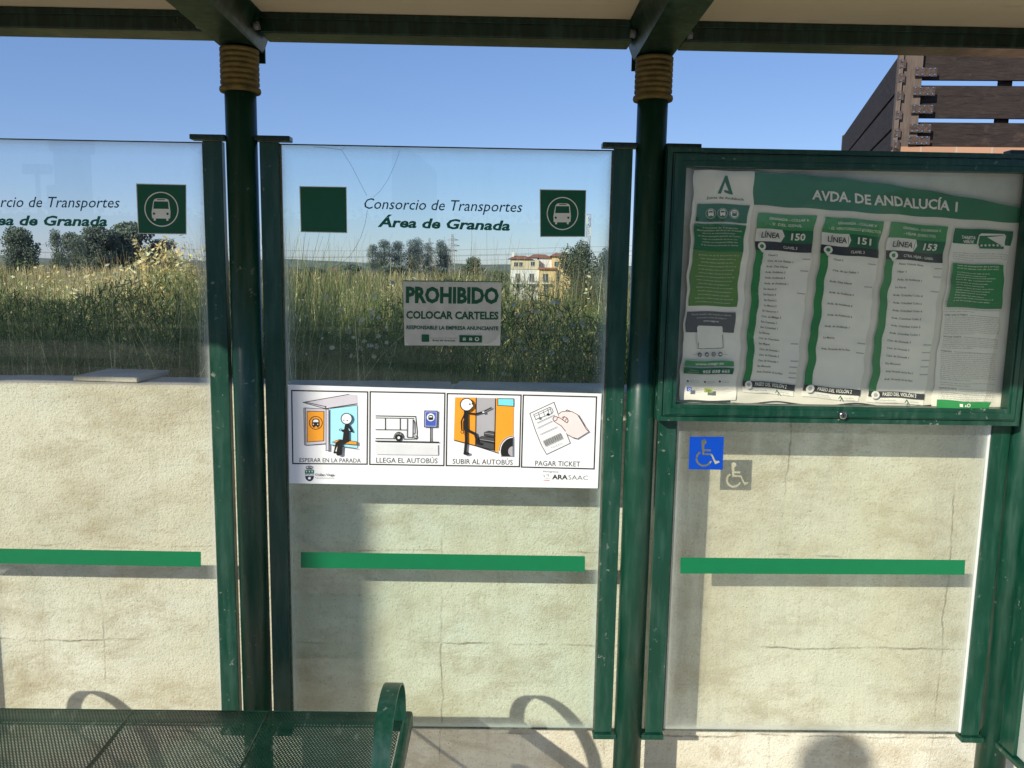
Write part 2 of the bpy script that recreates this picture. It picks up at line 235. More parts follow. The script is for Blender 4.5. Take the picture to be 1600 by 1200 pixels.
# ---- flat printed art: everything is given where it lies on its sheet, then laid on the sheet's plane
TXT = {}
def text_mesh(st, bold, shear):
    k = (st, bold, shear)
    if k not in TXT:
        cu = bpy.data.curves.new('t', 'FONT'); cu.body = st; cu.size = 1; cu.offset = bold; cu.shear = shear; cu.resolution_u = 2
        o = bpy.data.objects.new('t', cu); C.objects.link(o); dg = bpy.context.evaluated_depsgraph_get(); me = bpy.data.meshes.new_from_object(o.evaluated_get(dg))
        V = [(v.co.x, v.co.y) for v in me.vertices]; Fc = [tuple(p.vertices) for p in me.polygons]
        bpy.data.objects.remove(o); bpy.data.meshes.remove(me); bpy.data.curves.remove(cu); TXT[k] = (V, Fc)
    return TXT[k]
class Art:
    """thin printed sheet pieces; pts in sheet units mapped through fm, stacked 0.25 mm apart"""
    def __init__(s, Y, fm=lambda x, y: (x, y), disp=None, step=.00025):
        s.Y = Y; s.fm = fm; s.V = []; s.F = []; s.MI = []; s.mats = []; s.lay = 0; s.disp = disp; s.step = step
    def m(s, n):
        if n not in s.mats: s.mats.append(n)
        return s.mats.index(n)
    def P(s, x, y):
        a, b = s.fm(x, y); p = U(a, b, s.Y)
        if s.disp: dx, dy, dz = s.disp(p.x, p.z); p = Vector((p.x+dx, p.y+dy, p.z+dz))
        p.y -= s.lay*s.step; return p
    def add(s, pts, faces, mat):
        b = len(s.V); s.V += [s.P(*p) for p in pts]; i = s.m(mat)
        for f in faces: s.F.append(tuple(b+k for k in f)); s.MI.append(i)
    def up(s, n=1): s.lay += n; return s
    def poly(s, pts, mat): s.up(); s.add(pts, [tuple(range(len(pts)))], mat); return s
    def quad(s, a, b, c, d, mat, nx=1, ny=1):
        """corners TL TR BR BL, gridded"""
        s.up(); pts = []; fs = []
        for j in range(ny+1):
            for i in range(nx+1):
                u, v = i/nx, j/ny; pts.append(tuple((a[k]*(1-u)+b[k]*u)*(1-v)+(d[k]*(1-u)+c[k]*u)*v for k in (0, 1)))
        for j in range(ny):
            for i in range(nx): q = j*(nx+1)+i; fs.append((q, q+1, q+nx+2, q+nx+1))
        s.add(pts, fs, mat); return s
    def stroke(s, pts, w, mat, closed=False, same=False):
        if not same: s.up()
        n = len(pts); L = []; 
        for i in range(n):
            if closed: p0, p1 = pts[i-1], pts[(i+1) % n]; 
            else: p0, p1 = pts[max(i-1, 0)], pts[min(i+1, n-1)]
            c = pts[i]; a = (c[0]-p0[0], c[1]-p0[1]); b = (p1[0]-c[0], p1[1]-c[1]); la = math.hypot(*a) or 1; lb = math.hypot(*b) or 1
            if math.hypot(*a) == 0: a, la = b, lb
            if math.hypot(*b) == 0: b, lb = a, la
            t = (a[0]/la+b[0]/lb, a[1]/la+b[1]/lb); lt = math.hypot(*t) or 1; t = (t[0]/lt, t[1]/lt); cs = max(.45, (t[0]*a[0]+t[1]*a[1])/la); h = w/2/cs
            L += [(c[0]-t[1]*h, c[1]+t[0]*h), (c[0]+t[1]*h, c[1]-t[0]*h)]
        fs = [(2*i, 2*i+1, 2*((i+1) % n)+1, 2*((i+1) % n)) for i in range(n if closed else n-1)]; s.add(L, fs, mat); return s
    def ell(s, c, rx, ry, mat, n=24): return s.poly([(c[0]+rx*math.cos(2*math.pi*k/n), c[1]+ry*math.sin(2*math.pi*k/n)) for k in range(n)], mat)
    def ring(s, c, rx, ry, w, mat, n=32): return s.stroke([(c[0]+rx*math.cos(2*math.pi*k/n), c[1]+ry*math.sin(2*math.pi*k/n)) for k in range(n)], w, mat, True)
    def outlined(s, pts, fill, w, line='black'):
        s.poly(pts, fill); s.stroke(pts, w, line, True); return s
    def text(s, st, a, b, h, mat, bold=0.0, shear=0.0, capch='H'):
        """baseline from a to b, capital height h"""
        s.up(); V, Fc = text_mesh(st, bold, shear)
        if not V: return s
        x0 = min(v[0] for v in V); x1 = max(v[0] for v in V); ux, uy = (b[0]-a[0]), (b[1]-a[1]); L = math.hypot(ux, uy); ux /= L; uy /= L; sx = L/(x1-x0); sy = h/.73
        s.add([(a[0]+ux*(v[0]-x0)*sx+uy*v[1]*sy, a[1]+uy*(v[0]-x0)*sx-ux*v[1]*sy) for v in V], Fc, mat); return s
    def build(s, name, parent=None, thick=0):
        me = bpy.data.meshes.new(name); me.from_pydata([tuple(p) for p in s.V], [], s.F)
        for n in s.mats: me.materials.append(M[n])
        me.polygons.foreach_set('material_index', s.MI); me.update(); 
        if s.disp: me.polygons.foreach_set('use_smooth', [True]*len(me.polygons))
        return link(name, me, parent)
def crop(x0, y0, k): return lambda x, y: (x0+x/k, y0+y/k)
def arc(cx, cy, rx, ry, a0, a1, n=14): return [(cx+rx*math.cos(math.radians(a0+(a1-a0)*i/n)), cy+ry*math.sin(math.radians(a0+(a1-a0)*i/n))) for i in range(n+1)]
# ================================================================== SHELTER
WY = .15                                    # face of the rendered wall
PX = [-2.58, -1.603, -.6265, .3506, 1.328]  # posts
ZT, ZB = 1.788, .302                        # glass top and bottom
sh = thing('bus_shelter', 'green painted steel bus shelter with beige ceiling and tall glass back panes', 'bus shelter', (-.6, 0, 0))
for px in PX:
    p = MB().tube([(px, 0, 0), (px, 0, 2.0)], .0362, 'green', 40).build('post', sh)
    c = MB(); prof = []; n = 8
    for k in range(n):
        z = 1.909+k*(2.006-1.909)/n; hgt = (2.006-1.909)/n
        prof += [(z, .0405), (z+hgt*.12, .0445), (z+hgt*.68, .0445), (z+hgt*.80, .0408)]
    prof[0] = (1.905, .046); prof[1] = (1.909, .0475); prof[2] = (1.915, .0465); c.tube([(px, 0, z) for z, r in prof], [r for z, r in prof], 'collar', 40); c.build('collar', p)
    MB().box((px-.055, -.055, 0), (px+.055, .055, .012), 'green', .002).build('base_plate', p)
    a = MB(); yb, yf, z0, z1 = .05, -1.20, 2.007, 2.0735
    a.hexa([(px-.042, yb, z0), (px+.042, yb, z0), (px+.042, yf, z0+.02), (px-.042, yf, z0+.02), (px-.068, yb, z1), (px+.068, yb, z1), (px+.068, yf, z1), (px-.068, yf, z1)], 'green_dark')
    a.box((px-.046, .050, 1.985), (px+.046, .056, 2.07), 'green_dark', .001)
    a.build('roof_arm', sh)
    for sx in (-1, 1): MB().tube([(px+sx*.058, -.075, 2.035), (px+sx*.070, -.075, 2.037)], .009, 'iron', 10).build('bolt', sh)
for i in range(len(PX)-1):
    x0, x1 = PX[i]+.060, PX[i+1]-.060
    b = MB().box((x0, -.045, 2.030), (x1, .037, 2.0735), 'green_dark', .003); b.box((x0, -.049, 2.060), (x1, -.0452, 2.0735), 'green_dark', .001); b.build('roof_beam', sh)
rf = MB(); rf.box((-3.7, -1.20, 2.075), (1.46, .16, 2.080), 'ceiling'); rf.build('ceiling_panel', sh)
rt_ = MB(); nn = 10; 
for k in range(nn):
    t0, t1 = k/nn, (k+1)/nn; y0, y1 = -1.24+t0*1.42, -1.24+t1*1.42; z0 = 2.0815+.09*math.sin(math.pi*t0); z1 = 2.0815+.09*math.sin(math.pi*t1)
    rt_.face([(-3.7, y0, z0), (1.46, y0, z0), (1.46, y1, z1), (-3.7, y1, z1)], 'green')
rt_.build('roof_skin', sh)
m_ = MB(); fx = [(-3.72, 2.073), (-1.75, 2.072), (-.80, 1.973), (1.48, 1.968)]  # lower edge drops to the right, shaped to set the roof's shadow line
for q in range(3):
    (xa, za), (xb, zb_) = fx[q], fx[q+1]; m_.hexa([(xa, -1.24, za), (xb, -1.24, zb_), (xb, -1.202, zb_), (xa, -1.202, za), (xa, -1.24, 2.095), (xb, -1.24, 2.095), (xb, -1.202, 2.095), (xa, -1.202, 2.095)], 'green_dark')
bmesh.ops.remove_doubles(m_.bm, verts=m_.bm.verts, dist=1e-5); m_.build('roof_fascia', sh)
def flat_bar(name, xa, xb, parent, y0=-.012, y1=.012, z0=ZB-.004, z1=ZT+.004): return MB().box((xa, y0, z0), (xb, y1, z1), 'green', .0015).build(name, parent)
for i, px in enumerate(PX):
    last = i == len(PX)-1
    flat_bar('glazing_bar', px-.090, px-.0445, sh)
    if not last: flat_bar('glazing_bar', px+.0445, px+.090, sh)
    ex = .118; r_ = px+(.118 if not last else .0)
    MB().box((px-ex, -.018, ZT+.0065), (px-.034, .014, ZT+.0185), 'green_dark', .002).build('top_bracket', sh)
    if not last: MB().box((px+.034, -.018, ZT+.0065), (px+ex, .014, ZT+.0185), 'green_dark', .002).build('top_bracket', sh)
    MB().box((px-.094, -.020, ZB-.020), (px-.033, .014, ZB-.0065), 'green', .002).build('bottom_bracket', sh)
    if not last: MB().box((px+.033, -.020, ZB-.020), (px+.092, .014, ZB-.0065), 'green', .002).build('bottom_bracket', sh)
# side screen at the right end
x = PX[-1]
MB().box((x-.011, -.104, ZB-.004), (x+.013, -.0445, ZT), 'green', .0015).build('glazing_bar', sh)
t = MB(); t.box((x-.016, -.150, ZB-.020), (x+.018, -.034, ZB-.0065), 'green', .002); t.build('bottom_bracket', sh)
gp = MB(); gp.box((x-.003, -.98, ZB), (x+.003, -.105, ZT), 'glass_right'); gp.build('side_glass_pane', sh)
# panes
panes = []
for i in range(len(PX)-1):
    xa, xb = PX[i]+.090, PX[i+1]-.090; gm = {1: 'glass', 2: 'glass_green', 3: 'glass_right'}.get(i, 'glass'); Y = .0
    b = MB(); b.face([(xa, Y, ZB), (xb, Y, ZB), (xb, Y, ZT), (xa, Y, ZT)], gm); p = b.build('glass_pane', sh); recenter(p, ((xa+xb)/2, 0, 0)); panes.append(p)
    MB().box((xa, -.003, ZT), (xb, .003, ZT+.0022), 'green_dark').build('pane_edge', p); MB().box((xa, -.003, ZB-.003), (xb, .003, ZB), 'dirt').build('pane_edge', p)
    MB().box((xa-.0005, -.0045, ZB), (xa+.0035, .0035, ZT), 'dirt').build('sealant_strip', p); MB().box((xb-.0035, -.0045, ZB), (xb+.0005, .0035, ZT), 'dirt' if i != 3 else 'pale_grey').build('sealant_strip', p)
def stripe(p, a, b, c, d):
    A = Art(-.0012); A.quad(a, b, c, d, 'stripe_green', 4, 1); A.build('stripe', p)
stripe(panes[1], (-250, 853), (314, 862), (314, 885.5), (-250, 876)); stripe(panes[2], (470, 862.5), (914, 869), (914, 893), (470, 887)); stripe(panes[3], (1063, 871), (1508, 875), (1507, 898), (1063, 896))
def bus_square(p, fm, kind=1):
    A = Art(-.0012, fm)
    A.poly([(-.018, -.018), (1.015, -.015), (1.015, 1.018), (-.015, 1.018)], 'sign_edge'); A.poly([(0, 0), (1, 0), (1, 1), (0, 1)], 'logo_green')
    if kind:
        c = lambda X, Yy: ((X-300)/835, (Yy-210)/855); q = lambda L: [c(*t) for t in L]; W = 'print_white'
        A.ring(c(712, 642), .345, .350, .022, W, 40)
        A.poly(q([(545, 800), (540, 690), (575, 500), (600, 465), (640, 452), (790, 452), (835, 470), (850, 510), (872, 690), (862, 800), (830, 806), (835, 835), (815, 848), (795, 835), (792, 806), (612, 806), (610, 838), (592, 848), (570, 835), (575, 806)]), W)
        A.poly(q([(588, 505), (832, 505), (842, 634), (572, 634)]), 'logo_green'); A.poly(q([(640, 466), (785, 466), (780, 480), (645, 480)]), 'logo_green'); A.ell(c(584, 722), .024, .024, 'logo_green', 14); A.ell(c(821, 722), .024, .024, 'logo_green', 14)
    return A.build('logo_square', p)
def bil(TL, TR, BR, BL): return lambda u, v: tuple((TL[k]*(1-u)+TR[k]*u)*(1-v)+(BL[k]*(1-u)+BR[k]*u)*v for k in (0, 1))
bus_square(panes[1], bil((214, 288), (290, 289.5), (290.5, 365), (217, 364))); bus_square(panes[2], bil((844.5, 297), (915, 298), (913, 369), (845, 369))); bus_square(panes[2], bil((469, 292), (540.5, 293), (541.5, 363), (471, 361.5)), 0)
bus_square(panes[1], bil((-184, 281), (-110, 283), (-108, 354), (-182, 352)), 0)
def company(p, dx, dy):
    A = Art(-.0012); A.text('Consorcio de Transportes', (569+dx, 326+dy*.4), (816+dx, 331.5+dy), 17.5, 'letter_navy', .003, .22)
    A.text('Área de Granada', (590+dx, 354+dy*.4), (797+dx, 360+dy), 15.5, 'letter_teal', .034, .2); A.build('lettering', p)
company(panes[2], 0, 0); company(panes[1], -629, -7)
# crack in the middle pane
k6 = crop(440, 220, 6); A = Art(-.0008, k6)
for pts, w_ in (([(300, 58), (370, 60), (470, 72), (560, 85), (585, 120), (670, 260), (740, 400), (800, 515)], 2.6), ([(560, 85), (590, 65)], 2), ([(860, 530), (930, 465), (1000, 360), (1055, 240), (1110, 90)], 2.2), ([(805, 650), (795, 720), (780, 790), (745, 900), (700, 990), (640, 1080), (560, 1150), (470, 1195)], 2.8)): A.stroke(pts, w_, 'dirt')
A.build('crack', panes[2])
# ================================================================== PICTOGRAM SIGN
pg = thing('pictogram_sign', 'white board of four bus travel pictograms fixed to the middle glass pane', 'sign', tuple(U(690, 760, -.006)))
A = Art(-.0042); A.poly([(450, 601), (940, 615), (934, 763), (452, 755)], 'white'); o = A.build('panel', pg)
k1 = crop(440, 590, 6.154); k2 = crop(690, 590, 6.154); BK = 'black'
A = Art(-.0046, k1)      # waiting in the shelter
A.stroke([(97, 124), (828, 138), (822, 832), (108, 826)], 12, BK, True)
A.poly([(200, 238), (650, 160), (726, 168), (728, 252), (470, 297), (425, 278), (412, 296)], 'lilac')
for L in ([(205, 238), (650, 160)], [(205, 238), (412, 296)], [(230, 236), (425, 278)], [(425, 272), (422, 298), (405, 294)], [(425, 297), (728, 250)], [(470, 298), (728, 265)]): A.stroke(L, 6, BK)
A.poly([(462, 300), (728, 268), (730, 678), (468, 640)], 'light_blue')
A.outlined([(215, 292), (232, 290), (238, 648), (222, 645)], 'mid_grey', 5); A.outlined([(232, 290), (430, 300), (430, 632), (238, 648)], 'lilac', 5); A.outlined([(248, 322), (410, 322), (408, 605), (250, 616)], 'orange', 5)
A.ring((332, 432), 62, 62, 6, BK); A.poly([(296, 462), (298, 405), (315, 392), (350, 392), (366, 405), (368, 462)], BK); A.poly([(306, 425), (308, 408), (320, 400), (345, 400), (357, 408), (359, 425)], 'white'); A.ell((310, 446), 6, 6, 'white', 10); A.ell((352, 446), 6, 6, 'white', 10); A.poly([(305, 462), (322, 462), (318, 474), (306, 474)], BK); A.poly([(342, 462), (358, 462), (357, 474), (345, 474)], BK)
A.outlined([(432, 300), (458, 300), (458, 698), (432, 698)], 'lilac', 5)
A.outlined([(488, 616), (560, 590), (728, 612), (728, 642), (640, 634)], 'orange', 5); A.stroke([(468, 640), (728, 676)], 6, BK)
A.poly([(618, 440), (650, 440), (690, 510), (688, 522), (655, 512), (655, 610), (620, 625), (590, 640), (585, 735), (540, 742), (530, 728), (545, 640), (520, 705), (505, 715), (525, 620), (560, 595), (592, 590), (600, 520), (582, 508), (578, 498), (606, 492), (610, 470)], BK)
A.poly([(648, 478), (668, 505), (655, 505)], 'light_blue'); A.ell((630, 390), 50, 50, 'white', 32); A.ring((630, 390), 52, 52, 8, BK); A.ell((604, 404), 5, 5, BK, 10); A.ell((637, 406), 5, 5, BK, 10); A.ring((575, 496), 13, 9, 6, BK, 14); A.ell((520, 712), 15, 12, BK, 14); A.ell((556, 732), 22, 12, BK, 14)
A.build('pictogram', pg)
A = Art(-.0046, k1)      # the bus arrives
A.stroke([(852, 136), (1570, 150), (1560, 846), (848, 834)], 12, BK, True)
A.stroke([(905, 368), (1290, 374), (1306, 520), (1302, 590), (1175, 592)], 9, BK); A.stroke([(905, 387), (1275, 392)], 7, BK); A.stroke([(905, 500), (1205, 503)], 8, BK); A.stroke([(905, 585), (1090, 587)], 8, BK)
for L in ([(998, 390), (998, 500)], [(1140, 392), (1140, 500)], [(1210, 395), (1208, 572), (1262, 574), (1264, 400)], [(1264, 400), (1280, 430), (1284, 530), (1270, 545)]): A.stroke(L, 7, BK)
A.stroke(arc(1128, 585, 48, 62, 180, 360), 7, BK); A.stroke(arc(1128, 578, 38, 46, 180, 360), 5, BK); A.ell((1128, 575), 34, 34, BK, 28); A.ell((1128, 575), 13, 13, 'white', 16); A.ring((1290, 570), 13, 14, 6, BK, 16)
A.stroke([(903, 608), (1515, 619)], 12, BK); A.poly([(908, 632), (1505, 640), (1505, 742), (905, 735)], 'pale_grey'); A.stroke([(1436, 475), (1436, 615)], 13, BK)
A.outlined([(1376, 316), (1500, 318), (1496, 474), (1374, 472)], 'sign_blue', 6, 'dark_grey'); A.stroke([(1386, 326), (1490, 328), (1486, 464), (1384, 462)], 3, 'print_white', True)
A.ell((1436, 378), 38, 38, 'white', 28); A.poly([(1412, 394), (1414, 366), (1424, 356), (1450, 356), (1459, 366), (1460, 394), (1452, 404), (1420, 404)], BK); A.poly([(1421, 378), (1422, 366), (1450, 366), (1451, 378)], 'white')
A.build('pictogram', pg)
A = Art(-.0046, k2)      # boarding
A.stroke([(55, 154), (764, 168), (748, 856), (45, 846)], 12, BK, True); A.stroke([(-9, 150), (34, 152), (28, 846), (-9, 846)], .1, BK)
A.poly([(130, 190), (330, 192), (330, 655), (118, 600)], 'orange'); A.poly([(330, 192), (515, 197), (510, 700), (330, 655)], 'mid_grey'); A.poly([(515, 197), (694, 200), (690, 560), (600, 600), (560, 680), (550, 722), (505, 700)], 'orange'); A.outlined([(540, 200), (694, 202), (694, 275), (540, 266)], 'cyan', 6)
A.stroke([(120, 600), (330, 655), (550, 726)], 9, BK); A.stroke([(332, 192), (326, 655)], 7, BK); A.stroke([(518, 197), (508, 705)], 7, BK)
A.outlined([(455, 512), (508, 520), (505, 570), (410, 555), (412, 525)], 'dark_grey', 6); A.outlined([(385, 562), (508, 575), (505, 625), (340, 590)], 'dark_grey', 6); A.outlined([(345, 600), (506, 632), (504, 695), (325, 652)], 'dark_grey', 6); A.stroke([(412, 530), (505, 545)], 4, 'mid_grey'); A.stroke([(370, 590), (505, 612)], 4, 'mid_grey')
A.poly([(685, 558)]+arc(690, 705, 140, 150, 268, 180)+[(555, 752), (685, 752)], 'white'); A.stroke(arc(690, 705, 135, 145, 268, 182), 6, BK); A.poly([(685, 572)]+arc(690, 705, 122, 132, 268, 160)+[(685, 752)], BK); A.poly([(683, 655)]+arc(688, 705, 48, 50, 262, 110)+[(683, 752)], 'mid_grey')
A.stroke([(236, 315), (236, 500)], 42, BK); A.stroke([(236, 480), (238, 600), (226, 722)], 27, BK); A.stroke([(240, 335), (330, 346), (400, 326)], 17, BK); A.stroke([(405, 322), (482, 284)], 13, BK); A.stroke([(228, 335), (192, 415), (196, 500)], 15, BK); A.stroke([(245, 498), (325, 538), (350, 628)], 27, BK); A.stroke([(345, 625), (392, 632)], 20, BK); A.ell((240, 724), 30, 15, BK, 18)
A.ell((242, 254), 58, 58, 'white', 32); A.ring((242, 254), 60, 60, 9, BK); A.poly([(292, 240), (312, 266), (296, 285)], 'white'); A.stroke([(292, 240), (310, 266), (298, 285)], 8, BK); A.ell((272, 250), 7, 7, BK, 12); A.ell((402, 326), 13, 9, 'white', 14); A.ring((402, 326), 14, 10, 5, BK, 14); A.ring((200, 515), 13, 14, 6, BK, 14)
A.build('pictogram', pg)
A = Art(-.0046, k2)      # paying the ticket
A.stroke([(786, 168), (1490, 186), (1466, 878), (768, 860)], 12, BK, True)
A.outlined([(848, 345), (1080, 237), (1110, 320), (1135, 395), (1195, 520), (1238, 630), (1010, 738), (960, 650), (905, 515)], 'white', 6)
A.outlined([(885, 355), (1040, 285), (1058, 292), (1072, 325), (1060, 345), (905, 402)], 'white', 5)
for L in ([(892, 372), (1045, 303)], [(930, 338), (945, 385)], [(975, 320), (990, 365)], [(1018, 300), (1033, 350)], [(1040, 287), (1055, 340)]): A.stroke(L, 3.5, BK)
A.ell((945, 390), 13, 11, BK, 14); A.ell((1022, 352), 13, 11, BK, 14); A.ell((945, 390), 4, 4, 'white', 8)
for L in ([(915, 435), (1088, 355)], [(920, 484), (1068, 412)], [(945, 545), (1110, 470)]): A.stroke(L, 4, BK)
for t in range(27):
    u = t/26; x0_, y0_ = 972+u*165, 606-u*76; A.stroke([(x0_, y0_), (x0_+25, y0_+54)], 2.2+3.2*((t*7) % 3)/2, BK, same=t > 0)
for t in range(7): A.ell((1058+t*16, 668-t*7), 5, 3, BK, 8)
A.poly([(1120, 345), (1180, 318), (1205, 305), (1240, 318), (1305, 350), (1350, 425), (1412, 512), (1300, 582), (1210, 540), (1130, 460), (1075, 415), (1068, 385), (1090, 370), (1130, 382)], 'pink')
A.stroke([(1122, 348), (1150, 325), (1190, 318), (1250, 322), (1305, 352), (1350, 425), (1390, 495), (1412, 512)], 6, BK); A.stroke([(1300, 582), (1255, 570), (1210, 545)], 6, BK); A.stroke([(1190, 512), (1150, 460), (1085, 420), (1067, 392), (1078, 372), (1100, 370), (1140, 385), (1180, 415), (1202, 430), (1215, 412), (1205, 385), (1180, 370), (1155, 378)], 6, BK); A.stroke([(1190, 318), (1205, 305), (1245, 322)], 6, BK); A.stroke([(1085, 410), (1105, 402), (1110, 378)], 4, BK); A.stroke([(1160, 398), (1175, 372)], 4, BK); A.stroke([(1182, 412), (1198, 385)], 4, BK)
A.build('pictogram', pg)
for kf, st, a, b, h in ((k1, 'ESPERAR EN LA PARADA', (172, 811), (762, 817), 41), (k1, 'LLEGA EL AUTOBÚS', (910, 817), (1500, 824), 50), (k2, 'SUBIR AL AUTOBÚS', (106, 828), (684, 838), 50), (k2, 'PAGAR TICKET', (900, 846), (1332, 855), 50)):
    A = Art(-.0046, kf); A.text(st, a, b, h, 'caption', .004); A.build('caption', pg)
A = Art(-.0046, k1); A.poly([(224, 888), (312, 888), (312, 925), (224, 925)], 'crest_green'); A.poly([(226, 945), (312, 945), (305, 972), (290, 990), (270, 998), (248, 990), (232, 972)], 'crest_navy'); A.stroke([(224, 935), (240, 930), (256, 938), (272, 930), (288, 938), (312, 932)], 4, 'crest_navy'); A.ell((268, 966), 14, 12, 'white', 14)
for q in (240, 268, 295): A.poly([(q-7, 895), (q+7, 895), (q, 915)], 'pale_grey')
A.ring((250, 862), 13, 12, 5, 'crest_navy', 14); A.ring((285, 862), 13, 12, 5, 'crest_navy', 14); A.ring((268, 858), 8, 13, 4, 'crest_navy', 12); A.stroke([(240, 877), (298, 877)], 5, 'crest_navy')
A.text('Cúllar Vega', (322, 940), (508, 942), 22, 'text_grey', .02); A.text('Ayuntamiento', (322, 966), (508, 968), 15, 'text_grey', -.01); A.build('crest', pg)
A = Art(-.0046, k2); A.text('ARA', (1062, 976), (1212, 979), 45, 'black', .03); A.text('SAAC', (1218, 980), (1408, 985), 45, 'caption', -.012); A.text('Pictograma', (978, 908), (1122, 912), 15, 'text_grey', .0)
A.stroke([(980, 940), (992, 950)], 7, 'text_grey'); A.stroke([(1004, 935), (1026, 930), (1028, 950)], 5, 'mid_grey'); A.stroke([(985, 960), (1000, 970), (1020, 962), (1034, 968)], 5, 'lilac'); A.stroke([(980, 984), (1010, 988), (1034, 984)], 7, 'salmon'); A.build('publisher_mark', pg)
# ================================================================== PROHIBIDO sticker
pr = thing('notice_sticker', 'worn grey and green sticker reading PROHIBIDO COLOCAR CARTELES on the middle glass', 'sticker', tuple(U(706, 540, 0)))
kq = crop(620, 430, 8.889); A = Art(-.0012, kq); A.poly([(82, 72), (1462, 88), (1455, 140), (1436, 978), (108, 975), (88, 160)], 'sign_edge'); A.poly([(88, 70), (1470, 86), (1468, 100), (1436, 98), (1100, 94), (90, 84)], 'dark_green')
A.poly([(90, 95), (100, 88), (1440, 104), (1455, 120), (1440, 700), (1425, 820), (1380, 890), (1300, 940), (1150, 968), (180, 972), (130, 930), (105, 820)], 'sign_base'); A.build('film', pr)
A = Art(-.0022, kq); G = 'sign_green'; A.text('PROHIBIDO', (125, 374), (1415, 388), 218, G, .045); A.text('COLOCAR CARTELES', (130, 600), (1412, 612), 106, 'sign_green', .035); A.text('RESPONSABLE LA EMPRESA ANUNCIANTE', (134, 748), (1412, 764), 52, G, .03)
A.poly([(346, 823), (450, 825), (450, 926), (346, 924)], G); A.text('Consorcio de Transportes', (470, 878), (830, 882), 20, 'text_grey', -.01); A.text('Área de Granada', (492, 916), (812, 920), 26, G, .02)
A.poly([(870, 833), (1184, 838), (1182, 935), (870, 931)], G)
for q in (938, 1026): A.poly([(q-20, 906), (q-20, 875), (q-10, 865), (q+10, 865), (q+20, 875), (q+20, 906), (q+6, 906), (q, 898), (q-6, 906)], 'sign_edge'); A.poly([(q-11, 876), (q+11, 876), (q+11, 886), (q-11, 886)], G)
A.ell((1114, 886), 30, 28, 'sign_edge', 20); A.poly([(1098, 898), (1100, 870), (1128, 870), (1130, 898)], G); A.build('lettering', pr)
# ================================================================== wheelchair sticker (the symbol is cut out of the film)
wc = bpy.data.curves.new('wheelchair', 'CURVE'); wc.dimensions = '2D'; wc.fill_mode = 'BOTH'; kw = crop(1050, 660, 8)
body = [(366, 246), (369, 228), (381, 216), (398, 211), (416, 216), (429, 228), (433, 246), (426, 264), (410, 274), (405, 280), (403, 335), (485, 337), (485, 360), (404, 358), (404, 385), (500, 390), (545, 482), (585, 480), (597, 496), (540, 524), (487, 410), (378, 407), (368, 275)]
wheel = arc(397, 452, 104, 102, 242, 17, 22)+arc(397, 452, 78, 77, 25, 240, 22)
def spl(pts):
    sp = wc.splines.new('POLY'); sp.points.add(len(pts)-1); sp.use_cyclic_u = True
    for q, (a, b) in zip(sp.points, pts): p = U(*kw(a, b), -.0012); q.co = (p.x, p.z, 0, 1)
spl([(222, 178), (648, 180), (634, 592), (208, 585)]); spl(body); spl(wheel)
o = bpy.data.objects.new('w', wc); C.objects.link(o); me = bpy.data.meshes.new_from_object(o.evaluated_get(bpy.context.evaluated_depsgraph_get())); bpy.data.objects.remove(o)
for v_ in me.vertices: v_.co = Vector((v_.co.x, -.0012, v_.co.y))
me.materials.clear(); me.materials.append(M['blue_vinyl']); o = link('wheelchair_sticker', me); tag(o, 'blue square sticker with cut out wheelchair symbol on the right glass', 'sticker')
# ================================================================== DISPLAY CASE
X0, X1, Z0, Z1 = .381, 1.272, 1.1435, 1.7915
dc = thing('display_case', 'green framed noticeboard case with a lock mounted between two shelter posts', 'display case', ((X0+X1)/2, -.03, Z0))
def frame(name, x0, x1, z0, z1, w, ya, yb, parent, mat='green', bev=.002, ws=None):
    b = MB(); wl, wr, wb, wt = ws or (w, w, w, w)
    def mit(o4, i4):  # mitred bars
        for k in range(4):
            a, c = o4[k], o4[(k+1) % 4]; d, e = i4[(k+1) % 4], i4[k]
            b.hexa([(a[0], ya, a[1]), (c[0], ya, c[1]), (d[0], ya, d[1]), (e[0], ya, e[1]), (a[0], yb, a[1]), (c[0], yb, c[1]), (d[0], yb, d[1]), (e[0], yb, e[1])], mat)
    mit([(x0, z0), (x1, z0), (x1, z1), (x0, z1)], [(x0+wl, z0+wb), (x1-wr, z0+wb), (x1-wr, z1-wt), (x0+wl, z1-wt)])
    return b.build(name, parent)
frame('outer_frame', X0, X1, Z0, Z1, .011, -.058, -.012, dc)
frame('groove_seal', X0+.0112, X1-.0112, Z0+.0112, Z1-.0112, .0022, -.0545, -.014, dc, 'black')
dw = frame('door_frame', X0+.0135, X1-.0135, Z0+.0135, Z1-.0135, .03, -.060, -.030, dc, ws=(.0305, .0195, .0285, .0290))
frame('door_frame_lip', X0+.0172, X1-.0172, Z0+.0172, Z1-.0172, .010, -.0635, -.0605, dw, ws=(.016, .010, .015, .012))
MB().box((X0+.012, -.0125, Z0+.012), (X1-.012, -.0118, Z1-.012), 'backing').build('back_panel', dc)
lp = U(1315, 648, -.062); lk = MB(); lk.tube([(lp.x, -.064, lp.z), (lp.x, -.073, lp.z), (lp.x, -.0745, lp.z)], [.0095, .0092, .007], 'steel', 24); lk.box((lp.x-.0012, -.0755, lp.z-.004), (lp.x+.0012, -.0743, lp.z+.004), 'black'); lk.build('lock', dc)
cg = MB(); cg.face([(X0+.04, -.040, Z0+.038), (X1-.03, -.040, Z0+.038), (X1-.03, -.040, Z1-.038), (X0+.04, -.040, Z1-.038)], 'case_glass'); o = cg.build('door_glass', dc); recenter(o, ((X0+X1)/2, 0, 1.5))
